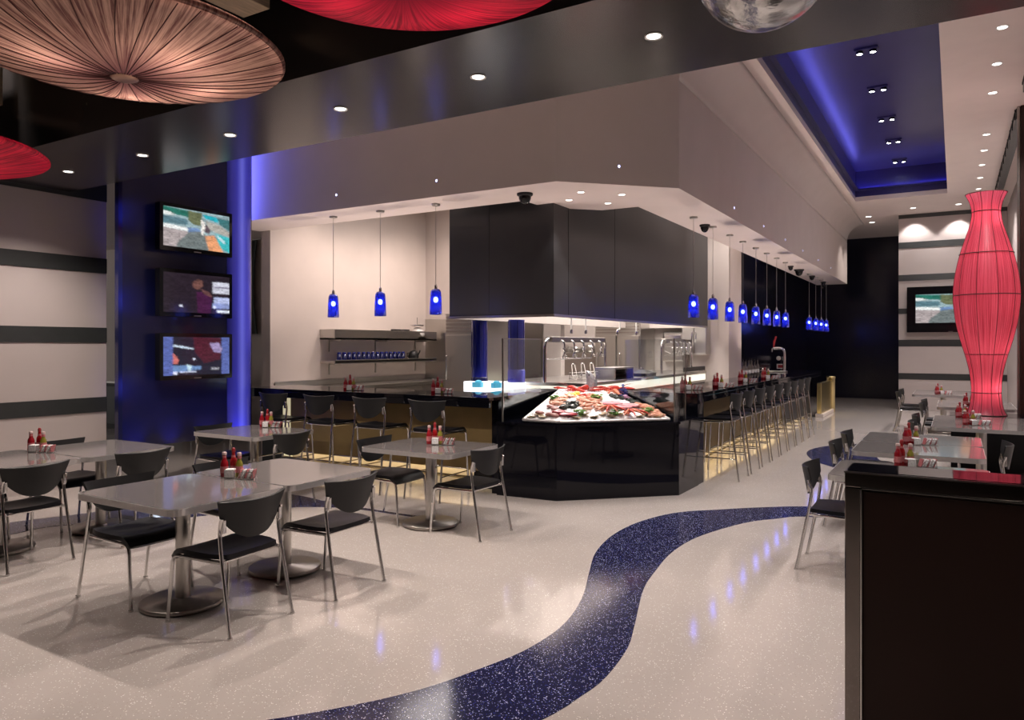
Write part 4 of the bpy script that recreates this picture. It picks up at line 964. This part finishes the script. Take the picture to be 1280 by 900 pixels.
# back counter and shelves on the left kitchen wall
t = thing('back_counter', 'stainless back counter along the left kitchen wall', 'counter', (-8.62, 9.8, 0))
MB().box(-.37, .34, -1.9, 1.86, .98, 1.03).build('worktop', 'steel', t, bevel=.005); MB().box(-.36, .3, -1.88, 1.84, .12, .98).build('cabinet', 'steel', t); MB().box(-.375, -.36, -1.9, 1.86, 1.03, 1.12).build('backsplash', 'steel', t)
for k in range(4): d_ = MB().box(.30, .32, -1.86 + .93 * k, -.97 + .93 * k, .16, .95).build('door', 'steel', t, bevel=.004); MB().box(.32, .335, -1.5 + .93 * k, -1.3 + .93 * k, .86, .88).build('handle', 'chrome', d_)
for k, z in enumerate((1.78, 1.395)):
    t = thing('wall_shelf', 'long stainless wall shelf on the left kitchen wall, %s' % ('upper one' if k == 0 else 'lower one holding glasses'), 'shelf', (-9.0, 8.85, z), 0, 'steel wall shelves')
    if k == 0: MB().box(.0, .34, 0, 2.75, 0, .03).box(.33, .34, 0, 2.75, -.0, .17).box(0, .33, 0, .01, .0, .17).build('board', 'steel', t, bevel=.003)
    else: MB().box(.0, .34, 0, 2.75, 0, .03).box(.335, .34, 0, 2.75, -.02, .05).build('board', 'steel', t, bevel=.003)
    for y in (.2, 1.35, 2.5): MB().box(0, .28, y, y + .02, -.03, 0).box(0, .02, y, y + .02, -.2, -.03).build('bracket', 'steel', t)
proto = None
for i in range(15):
    lab = 'blue tinted glass upside down on the lower steel shelf, %s from the left' % ORD[i]
    if proto is None:
        proto = thing('drinking_glass', lab, 'glass', (-8.76, 9.05, 1.425), 0, 'glasses on the lower shelf')
        MB().lathe([(.040, 0), (.036, .12), (.030, .12), (.033, .006)], 14).build('bowl', 'goblet', proto); MB().lathe([(.031, .117), (.034, .14), (.025, .145), (.001, .145)], 14).build('foot', 'bluegloss', proto)
    else: dup(proto, (-8.76, 9.05 + .118 * i, 1.425), 0, lab)
t = thing('coffee_pot', 'black coffee pot at the right of the glasses on the lower shelf', 'pot', (-8.75, 11.0, 1.425))
MB().lathe([(.08, 0), (.10, .03), (.10, .08), (.07, .14), (.06, .15), (.001, .17)], 18).build('body', 'plastic', t); MB().tube([(.09, 0, .06), (.15, 0, .14), (.155, 0, .17)], [.018, .012, .009], 8).build('spout', 'plastic', t); MB().tube([(-.09, 0, .12), (-.15, 0, .11), (-.15, 0, .05), (-.1, 0, .03)], .009, 8).build('handle', 'plastic', t)
t = thing('kitchen_scale', 'kitchen dial scale with a pan at the right end of the upper shelf', 'scale', (-8.78, 11.15, 1.81))
MB().prism([(-.12, -.12), (.12, -.12), (.12, .12), (-.12, .12)], 0, .03).lathe([(.12, .03), (.11, .10), (.07, .20), (.03, .22)], 16).build('body', 'white', t, bevel=.004); MB().lathe([(.0001, .235), (.10, .235), (.14, .265), (.135, .265), (.10, .24)], 18).build('pan', 'chrome', t); MB().lathe([(.001, .005), (.07, .005), (.07, 0)], 18).xform(Matrix.Translation((.115, 0, .11)) @ Matrix.Rotation(math.radians(75), 4, 'Y')).build('dial', 'paper', t); MB().tube([(0, 0, .235), (0, 0, .40)], .006, 6).build('spindle', 'darksteel', t)
for k, y in enumerate((10.55, 10.8)):
    t = thing('spice_box', 'small grey box on the upper shelf, %s of the scale' % ('second left' if k == 0 else 'just left'), 'box', (-8.8, y, 1.81), 0, 'boxes on the upper shelf'); MB().box(-.06, .06, -.07, .07, 0, .14).build('body', 'darksteel', t, bevel=.01); MB().box(-.062, .062, -.072, .072, .14, .17).build('lid', 'plastic', t, bevel=.006)

# things on the right-hand bar
t = thing('beer_tap_tower', 'bent chrome beer tap tower with a red handle on the far bar', 'beer tap', (-3.2, 16.9, 1.1))
MB().box(-.36, .06, -.07, .07, 0, .03).build('drip_tray', 'steel', t, bevel=.006)
MB().tube(bend([(0, 0, .03), (0, 0, .52), (-.22, 0, .52)], .12, 6), .032, 12).build('tower', 'chrome', t)
fa = MB().tube([(-.22, 0, .54), (-.26, -.0, .50), (-.26, 0, .44)], .016, 8).build('faucet', 'chrome', t)
MB().tube([(-.22, 0, .55), (-.21, 0, .66), (-.17, 0, .78)], [.014, .024, .018], 10).build('handle', 'redcap', t, label='red tap handle')
t = thing('back_bar', 'dark back bar cabinet along the midnight blue wall', 'cabinet', (-4.0, 18.2, 0))
MB().box(-.19, .12, -2.15, 4.3, .0, .96).build('cabinet', 'plastic', t); MB().box(-.19, .14, -2.15, 4.3, .96, 1.0).build('worktop', 'granite', t)
bprof = [(.036, 0), (.038, .02), (.038, .17), (.03, .20), (.014, .23), (.013, .29), (.016, .295), (.001, .30)]
for i in range(12):
    lab = 'liquor bottle with a pour spout on the back bar, %s from the front' % ORD[i]
    t = thing('liquor_bottle', lab, 'bottle', (-4.0 + .05 * (i % 2), 16.2 + .14 * i, 1.0), 0, 'bottles on the back bar')
    MB().lathe([(r_, z * (1 + .08 * (i % 3))) for r_, z in bprof], 12).build('body', ['bottleglass', 'bottleglass', 'goblet', 'bottleglass'][i % 4], t); MB().tube([(0, 0, .30 * (1 + .08 * (i % 3)) - .005), (.02, 0, .34 * (1 + .08 * (i % 3)))], .005, 6).build('pour_spout', 'chrome', t); MB().lathe([(.0385, .06), (.0385, .14)], 12).build('paper_label', 'paper' if i % 2 else 'label', t)
t = thing('wire_basket', 'low wire basket on the back bar beyond the bottles', 'basket', (-3.98, 18.35, 1.0))
b = MB()
for z in (.01, .08, .15): b.tube([(-.12, -.3, z), (.1, -.3, z), (.1, .3, z), (-.12, .3, z)], .005, 5, closed=True)
b.build('wire_frame', 'chrome', t); b = MB()
for k in range(13): b.tube([(.1, -.3 + .05 * k, .01), (.1, -.3 + .05 * k, .15)], .003, 4)
b.build('wire_bars', 'chrome', t)
t = thing('sign_stand', 'small sign stand on the back bar with a red card under two white plates', 'sign', (-4.0, 20.7, 1.0), math.radians(-78), None)
MB().box(0, .012, -.11, .11, .06, .19).build('card_frame', 'paper', t, bevel=.003); MB().box(.012, .015, -.08, .08, .085, .165).build('card', 'redcap', t, label='dark red card')
MB().box(-.02, .0, -.008, .008, 0, .40).box(-.05, .05, -.06, .06, 0, .01).build('post', 'chrome', t)
MB().lathe([(.06, 0), (.06, .015), (.001, .018)], 18).xform(Matrix.Translation((0, -.06, .34)) @ Matrix.Rotation(PI / 2, 4, 'Y')).build('round_plate', 'white', t)
MB().box(0, .015, .03, .12, .29, .39).build('square_plate', 'white', t, bevel=.004)
# ------------------------------------------------------------------ chairs and stools (front = +Y)
def seat_furniture(name, label, cat, h, group):
    t = thing(name, label, cat, (0, 0, 0), 0, group)
    r = .0115
    def seat_fn(u, v):
        y = -.215 + .455 * v; x = u * (.215 + .02 * math.sin(PI * v)) * (1 - .10 * max(0, .2 - v) / .2)
        z = h - .012 - .014 * (1 - u * u) * math.sin(PI * min(1, v * 1.2)) + .006 * abs(u) ** 3
        if v > .78: q = (v - .78) / .22; z -= .055 * q ** 2.2; y -= .012 * q
        return (x, y, z)
    MB().shell(seat_fn, 12, 14, .027).build('seat', 'seat', t)
    zb = h + .105
    def back_fn(u, v):
        top = h + .312 + .012 * u * u; bot = h + .085 + .140 * abs(u) ** 2.5
        z = bot + (top - bot) * v
        y = -.262 + .075 * u * u - .20 * (z - h - .15) * .9
        x = u * (.224 + .034 * v)
        return (x, y, z)
    MB().shell(back_fn, 18, 8, .013).build('backrest', 'plastic', t)
    for s in (-1, 1):
        MB().tube(bend([(s * .240, -.305 - .02 * (h - .45), 0), (s * .226, -.215, h + .01), (s * .222, -.195, h + .15), (s * .226, -.222, h + .225)], .06, 5), r, 9).tube([(s * .240, -.305 - .02 * (h - .45), 0), (s * .240, -.3045 - .02 * (h - .45), .012)], .015, 9).build('leg', 'chrome', t)
        MB().tube(bend([(s * .222, .262, 0), (s * .212, .225, h - .045), (s * .214, -.212, h - .035)], .055, 6), r, 9).tube([(s * .222, .262, 0), (s * .222, .2615, .012)], .015, 9).build('leg', 'chrome', t)
    for s in (-1, 1): MB().box(s * .200, s * .228, -.230, -.208, h + .135, h + .215).build('bracket', 'chrome', t, bevel=.005)
    MB().tube([(-.212, .19, h - .042), (.212, .19, h - .042)], .009, 8).build('crossbar', 'chrome', t)
    MB().tube([(-.22, -.2, h - .035), (.22, -.2, h - .035)], .009, 8).build('crossbar', 'chrome', t)
    if h > .6:
        z = .29; k = 1 - z / h
        MB().tube([(-.216, .245, z), (.216, .245, z)], .009, 8).tube([(-.216, .245, z - .02), (-.236, -.285, z - .02)], .008, 8).tube([(.216, .245, z - .02), (.236, -.285, z - .02)], .008, 8).build('footrest', 'chrome', t)
    return t
chair0 = seat_furniture('dining_chair', 'x', 'chair', .455, 'black dining chairs with chrome legs'); chair_used = [False]
stool0 = seat_furniture('bar_stool', 'x', 'stool', .765, 'black bar stools with chrome legs'); stool_used = [False]
def put(proto, used, x, y, rz, label):
    if not used[0]: used[0] = True; proto['label'] = label; proto.location = (x, y, 0); proto.rotation_euler = (0, 0, rz); return proto
    return dup(proto, (x, y, 0), rz, label)
FACE_L, FACE_R = PI / 2, -PI / 2       # front towards -X / +X
def chair(x, y, rz, label): return put(chair0, chair_used, x, y, rz, label)
chair(-3.86, 3.02, FACE_L + .04, 'black dining chair nearest the camera, right side of the front left table')
chair(-3.79, 3.81, FACE_L, 'black dining chair on the right side of the second front table')
chair(-4.72, 2.99, FACE_R, 'black dining chair tucked under the near left corner of the front table')
chair(-4.72, 3.81, FACE_R, 'black dining chair behind the front tables, its back top showing behind red bottles')
chair(-6.24, 2.97, FACE_L + .03, 'black dining chair at the left edge, right of the far table')
chair(-6.22, 3.84, FACE_L, 'black dining chair right of the far left tables, before the blue panel')
chair(-7.14, 3.84, FACE_R, 'black dining chair against the striped left wall, behind red bottles')
chair(-7.14, 2.97, FACE_R, 'black dining chair on the wall side, cut by the left edge')
chair(-7.05, 5.50, FACE_R, 'black dining chair left of the small table by the blue panel')
chair(-6.16, 5.45, FACE_L, 'black dining chair right of the small table by the blue panel')
chair(-4.68, 5.55, FACE_R, 'black dining chair left of the single table in front of the bar')
chair(-3.77, 5.53, FACE_L - .05, 'black dining chair right of the single table, beside the seafood case')
chair(-.72, 6.10, FACE_R, 'black dining chair just beyond the brown partition, nearest on the right')
chair(-.74, 7.62, FACE_R, 'black dining chair left of the right-hand pair of tables, nearer one')
chair(-.74, 8.50, FACE_R, 'black dining chair left of the right-hand pair of tables, farther one')
chair(.17, 8.22, FACE_L, 'black dining chair on the far right, right side of the right-hand pair of tables')
chair(-.20, 10.2, FACE_R, 'black dining chair by the table before the red tall lamp, nearer one')
chair(-.20, 11.1, FACE_R, 'black dining chair by the table before the red tall lamp, farther one')
chair(-.20, 13.4, FACE_R, 'black dining chair at the tables behind the red tall lamp, nearer one')
chair(-.20, 14.25, FACE_R, 'black dining chair at the tables behind the red tall lamp, farther one')
chair(-.72, 16.5, FACE_R, 'black dining chair at the farthest tables by the striped wall, nearer one')
chair(-.72, 17.4, FACE_R, 'black dining chair at the farthest tables by the striped wall, farther one')
for i, x in enumerate((-7.36, -6.57, -5.77, -4.94)):
    put(stool0, stool_used, x, 6.66, 0, 'black bar stool at the front counter, %s of four' % ('leftmost', 'second from the left', 'third from the left', 'rightmost')[i])
for i in range(9):
    put(stool0, stool_used, -2.60, 9.50 + .645 * i, FACE_L, 'black bar stool in the long row at the right-hand bar, %s from the front' % ORD[i])

# ------------------------------------------------------------------ tables
def table_proto():
    t = thing('dining_table', 'x', 'table', (0, 0, 0), 0, 'grey square dining tables')
    MB().prism(rrect(-.505, .505, -.415, .415, .07, 6), .712, .744).build('tabletop', 'tabletop', t, bevel=.003)
    o_ = rrect(-.512, .512, -.422, .422, .077, 6); i_ = rrect(-.506, .506, -.416, .416, .071, 6); n_ = len(o_)
    v = [(x, y, .702) for x, y in o_] + [(x, y, .742) for x, y in o_] + [(x, y, .702) for x, y in i_] + [(x, y, .742) for x, y in i_]
    f = []
    for k in range(n_):
        q = (k + 1) % n_; f += [(k, q, n_ + q, n_ + k), (n_ + k, n_ + q, 3 * n_ + q, 3 * n_ + k), (2 * n_ + q, 2 * n_ + k, 3 * n_ + k, 3 * n_ + q), (q, k, 2 * n_ + k, 2 * n_ + q)]
    MB().add(v, f).build('edge_band', 'edge', t)
    MB().lathe([(.046, .03), (.046, .70)], 24).build('column', 'steel', t)
    MB().prism([(-.28, -.03), (.28, -.03), (.28, .03), (-.28, .03)], .695, .712).prism([(-.03, -.24), (.03, -.24), (.03, .24), (-.03, .24)], .69, .705).build('support_bracket', 'rubber', t)
    MB().lathe([(.255, .008), (.262, .014), (.262, .030), (.255, .036), (.06, .042), (.05, .05)], 40).build('base_plate', 'darksteel', t)
    for k in range(4): a_ = PI / 4 + k * PI / 2; MB().lathe([(.02, 0), (.02, .009)], 10, (.2 * math.cos(a_), .2 * math.sin(a_), 0)).build('foot', 'rubber', t)
    return t
tab0 = table_proto(); tab_used = [False]
def table(x, y, label): return put(tab0, tab_used, x, y, 0, label)
table(-4.31, 3.03, 'grey table nearest the camera, front one of the front left pair')
table(-4.31, 3.885, 'grey table carrying red bottles, rear one of the front left pair')
table(-6.72, 3.03, 'grey table cut by the left edge, front one of the far left pair')
table(-6.72, 3.885, 'grey table reaching towards the blue panel, rear one of the far left pair')
table(-6.62, 5.53, 'grey table standing alone next to the blue panel')
table(-4.22, 5.56, 'grey table standing alone in front of the bar and seafood case')
table(-.29, 6.20, 'grey table right behind the brown partition')
table(-.29, 7.63, 'grey table of the right-hand pair, front one')
table(-.29, 8.485, 'grey table of the right-hand pair, rear one')
table(.27, 10.22, 'grey table before the red tall lamp, front one')
table(.27, 11.075, 'grey table before the red tall lamp, rear one touching the dark ledge')
table(.27, 13.45, 'grey table beyond the red tall lamp, front one')
table(.27, 14.3, 'grey table beyond the red tall lamp, rear one')
table(-.20, 16.55, 'grey table farthest back, front one by the striped wall')
table(-.20, 17.4, 'grey table farthest back, rear one by the striped wall')

# ------------------------------------------------------------------ condiments
def bottle_proto(name, prof, body, capm, capprof, lab0):
    t = thing(name, 'x', 'bottle', (0, 0, 0), 0, 'condiment bottles')
    MB().lathe(prof, 16).build('body', body, t); MB().lathe(capprof, 14).build('cap', capm, t)
    MB().lathe([(prof[2][0] + .0008, .03), (prof[2][0] + .0008, .075)], 16).build('body_label', 'label', t)
    MB().lathe([(.0152, .128), (.0142, .150)], 14).build('neck_label', 'label', t)
    return t
kp = [(.026, 0), (.0275, .004), (.0275, .095), (.024, .108), (.016, .122), (.013, .155), (.013, .158)]
hp = [(.024, 0), (.025, .004), (.025, .105), (.022, .120), (.015, .132), (.011, .170), (.011, .172)]
mp_ = [(.024, 0), (.025, .004), (.025, .085), (.022, .100), (.014, .116), (.012, .148), (.012, .15)]
protos = [[bottle_proto('ketchup_bottle', kp, 'ketchup', 'cap', [(.0165, .155), (.0165, .172), (.013, .176), (.001, .177)], ''), [False]],
          [bottle_proto('hot_sauce_bottle', hp, 'hotsauce', 'redcap', [(.014, .17), (.014, .19), (.008, .202), (.001, .203)], ''), [False]],
          [bottle_proto('pepper_sauce_bottle', mp_, 'mustard', 'cap', [(.0155, .148), (.0155, .166), (.011, .172), (.001, .173)], ''), [False]]]
def caddy_proto():
    t = thing('packet_caddy', 'x', 'caddy', (0, 0, 0), 0, 'sugar packet caddies')
    MB().prism([(-.0, -.035), (.13, -.035), (.13, .035), (0, .035)], 0, .006).build('tray', 'chrome', t, bevel=.002)
    for s in (-1, 1): MB().tube(bend([(.005, s * .033, .0), (.04, s * .033, .05), (.12, s * .033, .05), (.125, s * .033, .0)], .012), .003, 6).build('wire_side', 'chrome', t)
    for k in range(7):
        x = .012 + .016 * k
        p = MB().box(-.0035, .0035, -.028, .028, 0, .062).xform(Matrix.Translation((x, 0, .007)) @ Matrix.Rotation(math.radians(18 + 5 * (k % 3)), 4, 'Y'))
        p.build('packet', 'paper' if k % 3 else 'label', t, bevel=.002)
    return t
caddy0 = caddy_proto(); cad_used = [False]
def napkin_proto():
    t = thing('napkin_holder', 'x', 'holder', (0, 0, 0), 0, 'white packet holders')
    MB().box(-.035, .035, -.028, .028, 0, .006).box(-.035, -.032, -.028, .028, .006, .06).box(.032, .035, -.028, .028, .006, .06).build('holder', 'chrome', t, bevel=.002)
    MB().box(-.031, .031, -.03, .03, .007, .066).build('napkins', 'paper', t, bevel=.004)
    return t
nap0 = napkin_proto(); nap_used = [False]
def put3(proto, used, x, y, z, rz, label):
    o = put(proto, used, x, y, rz, label); o.location = (x, y, z); return o
CR, CD = math.cos(math.atan(554 / 925.0)), math.sin(math.atan(554 / 925.0))
def condiments(x, y, z, where, rz=None):
    rz = math.radians(31) if rz is None else rz
    R = Matrix.Rotation(rz, 3, 'Z'); at = lambda px, py: (x + (R @ Vector((px, py, 0))).x, y + (R @ Vector((px, py, 0))).y, z)
    for (pr, us), (px, py), nm in zip(protos, ((-.075, .015), (-.025, .055), (.028, .025)), ('red ketchup bottle', 'tall red hot sauce bottle', 'olive green pepper sauce bottle')):
        p = at(px, py); put3(pr, us, *p, rz + rnd.uniform(-.5, .5), nm + ' ' + where)
    p = at(-.01, -.045); put3(nap0, nap_used, *p, rz, 'white packet holder ' + where)
    p = at(.045, -.05); put3(caddy0, cad_used, *p, rz - .1, 'chrome packet caddy ' + where)
Zt, Zb = .745, 1.10
condiments(-4.40, 3.50, Zt, 'on the front left pair of tables')
condiments(-6.95, 3.46, Zt, 'on the far left pair of tables by the striped wall')
condiments(-6.78, 5.86, Zt, 'on the small table by the blue panel')
condiments(-4.22, 5.66, Zt, 'on the single table in front of the bar')
condiments(-6.74, 7.18, Zb, 'on the front counter behind the middle stools')
condiments(-5.37, 7.25, Zb, 'on the front counter near the stainless refrigerator')
condiments(-3.00, 9.50, Zb, 'on the right-hand bar right beside the seafood case')
condiments(-2.80, 10.3, Zb, 'on the right-hand bar above the first stools')
condiments(-2.85, 11.9, Zb, 'on the right-hand bar in front of the liquor bottles')
condiments(-2.80, 13.3, Zb, 'on the right-hand bar farthest along')
condiments(-.31, 6.50, Zt, 'on the table right behind the brown partition')
condiments(-.33, 7.97, Zt, 'on the right-hand pair of tables')
condiments(.17, 10.25, Zt, 'on the table before the red tall lamp')
condiments(.10, 11.2, Zt, 'on the table right next to the red tall lamp')
condiments(.20, 13.5, Zt, 'on the table beyond the red tall lamp')
condiments(-.24, 16.5, Zt, 'on the farthest table by the striped wall')

# ------------------------------------------------------------------ right side: partition, ledge, tall red lamp
t = thing('partition', 'waist-high dark brown partition with polished metal framing at the lower right', 'partition', (.75, 3.4, 0))
MB().box(-1.105, 1.6, .03, .22, 0, 1.09).build('core', 'brown', t)
b = MB().box(-1.15, 1.6, 0, .25, 1.085, 1.15).box(-1.15, -1.09, 0, .25, 0, 1.085)
b.build('frame', 'mirror', t, bevel=.004)
b = MB().box(-1.09, -1.084, -.004, .012, .0, 1.085).box(-1.09, 1.6, -.004, .012, 1.079, 1.085).box(-1.153, 1.6, -.005, .004, 1.144, 1.152); b.build('edge_line', 'chrome', t)
MB().box(-1.08, 1.6, .012, .03, .02, 1.07).build('front_panel', 'brown', t)
MB().box(-1.14, 1.6, .012, .245, 1.15, 1.154).build('top_slab', 'granite', t)
t = thing('ledge_wall', 'low black ledge wall on which the red tall lamp stands', 'low wall', (.45, 11.95, 0))
MB().box(-.5, .62, -.40, .3, 0, .70).build('core', 'plastic', t); MB().box(-.52, .64, -.41, .32, .70, .742).build('cap', 'granite', t, bevel=.005)
lp = [(.235, 0), (.205, .06), (.182, .16), (.170, .30), (.173, .42), (.195, .60), (.24, .80), (.30, 1.02), (.350, 1.25), (.378, 1.48), (.385, 1.62), (.375, 1.80), (.345, 2.00), (.295, 2.22), (.235, 2.42), (.190, 2.57), (.168, 2.70), (.170, 2.80), (.195, 2.90), (.24, 3.0)]
t = thing('floor_lamp', 'tall red vase-shaped thread-wrapped lamp standing on the black ledge', 'lamp', (.36, 11.9, .742))
lpp = [(r_, z) for r_, z in [(p[0], p[1]) for p in spline(lp, 3)]]
b = MB(); n_ = 72; v = []; f = []
for r_, z in lpp:
    for j in range(n_): a_ = 2 * PI * j / n_; q = r_ * (1 + .006 * math.cos(36 * a_)); v.append((q * math.cos(a_), q * math.sin(a_), z))
for i in range(len(lpp) - 1):
    for j in range(n_): f.append((i * n_ + j, i * n_ + (j + 1) % n_, (i + 1) * n_ + (j + 1) % n_, (i + 1) * n_ + j))
b.add(v, f, 0, True).build('shade', 'lamp_red', t)
for z in (.005, .30, .82, 1.62, 2.18, 2.75, 2.995):
    r_ = min(lpp, key=lambda p: abs(p[1] - z))[0] + .002
    MB().tube([(r_ * math.cos(2 * PI * k / 48), r_ * math.sin(2 * PI * k / 48), z) for k in range(48)], .006, 6, closed=True).build('wire_ring', 'wire', t)
for k in range(10):
    a_ = 2 * PI * k / 10
    MB().tube([((r_ + .003) * math.cos(a_), (r_ + .003) * math.sin(a_), z) for r_, z in lpp], .0035, 5).build('wire_rib', 'wire', t)
MB().tube([(0, 0, 0), (0, 0, 2.4)], .012, 8).build('pole', 'chrome', t)
MB().lathe([(.16, 0), (.16, .015), (.02, .03)], 24).build('base', 'rubber', t)
for z in (.35, .95, 1.5, 2.1, 2.65): point('tall_lamp_bulb', (.36 + .05, 11.9, .742 + z), 4.2, (1, .66, .6), .05)

# ------------------------------------------------------------------ glimpses on the far left, between wall, panel and kitchen
t = thing('sideboard', 'dark low sideboard seen between the striped wall and the blue panel', 'cabinet', (-13.6, 8.7, 0))
MB().box(-1.4, 1.3, 0, .6, 0, .92).build('cabinet', 'plastic', t, bevel=.005); MB().box(-1.42, 1.32, -.02, .62, .92, .96).build('worktop', 'steel', t)
for k in range(3): MB().box(-1.35 + .88 * k, -.52 + .88 * k, -.02, 0, .1, .85).build('door', 'stripe', t)
for k in range(5):
    t = thing('jar', 'coloured jar on the sideboard left of the blue panel, %s from the left' % ORD[k], 'jar', (-14.6 + .38 * k, 9.0, .96), 0, 'jars on the sideboard')
    MB().lathe([(.08, 0), (.09, .02), (.09, .22), (.06, .27)], 14).build('body', ['oyster', 'goblet', 'crab', 'paper', 'oyster'][k], t); MB().lathe([(.065, .27), (.065, .30), (.001, .305)], 14).build('lid', 'darksteel', t)
t = thing('wall_monitor', 'small dark monitor with a bright light, left of the blue panel', 'monitor', (-14.3, 9.5, 1.72))
MB().box(-.6, .6, -.12, 0, 0, .36).build('housing', 'tv', t, bevel=.01); MB().lathe([(.001, -.0), (.05, 0), (.05, .02)], 14).xform(Matrix.Translation((.1, -.12, .24)) @ Matrix.Rotation(PI / 2, 4, 'X')).build('lens', 'bulb', t)
t = thing('wall_hanging', 'dark cloth hanging on the cream wall between the blue panel and the kitchen', 'wall hanging', (-11.6, 9.46, 1.9))
MB().shell(lambda u, v: (u * .42 * (1 - .25 * math.sin(PI * v)), -.03 - .03 * math.sin(7 * u), v * 1.75), 16, 6, .015).build('cloth', 'curtain', t); MB().tube([(-.5, -.03, 1.77), (.5, -.03, 1.77)], .015, 8).build('rod', 'darksteel', t)
t = thing('service_cart', 'dark service cart with a white box on it beyond the left end of the bar', 'cart', (-11.7, 9.0, 0))
MB().box(-.5, .5, -.3, .3, .86, .9).box(-.5, .5, -.3, .3, .4, .44).build('shelf', 'plastic', t, bevel=.005)
for sx_ in (-.47, .47):
    for sy_ in (-.27, .27): MB().tube([(sx_, sy_, .05), (sx_, sy_, 1.0)], .014, 8).build('leg', 'chrome', t); MB().lathe([(.04, 0), (.045, .03), (.04, .06)], 12, (sx_, sy_, 0)).build('caster', 'rubber', t)
t = thing('food_box', 'small white box with a dark window on the service cart', 'box', (-11.6, 8.95, .9))
MB().box(-.22, .22, -.15, .15, 0, .26).build('body', 'white', t, bevel=.01); MB().box(-.1, .16, -.156, -.15, .06, .2).build('window', 'tv', t)
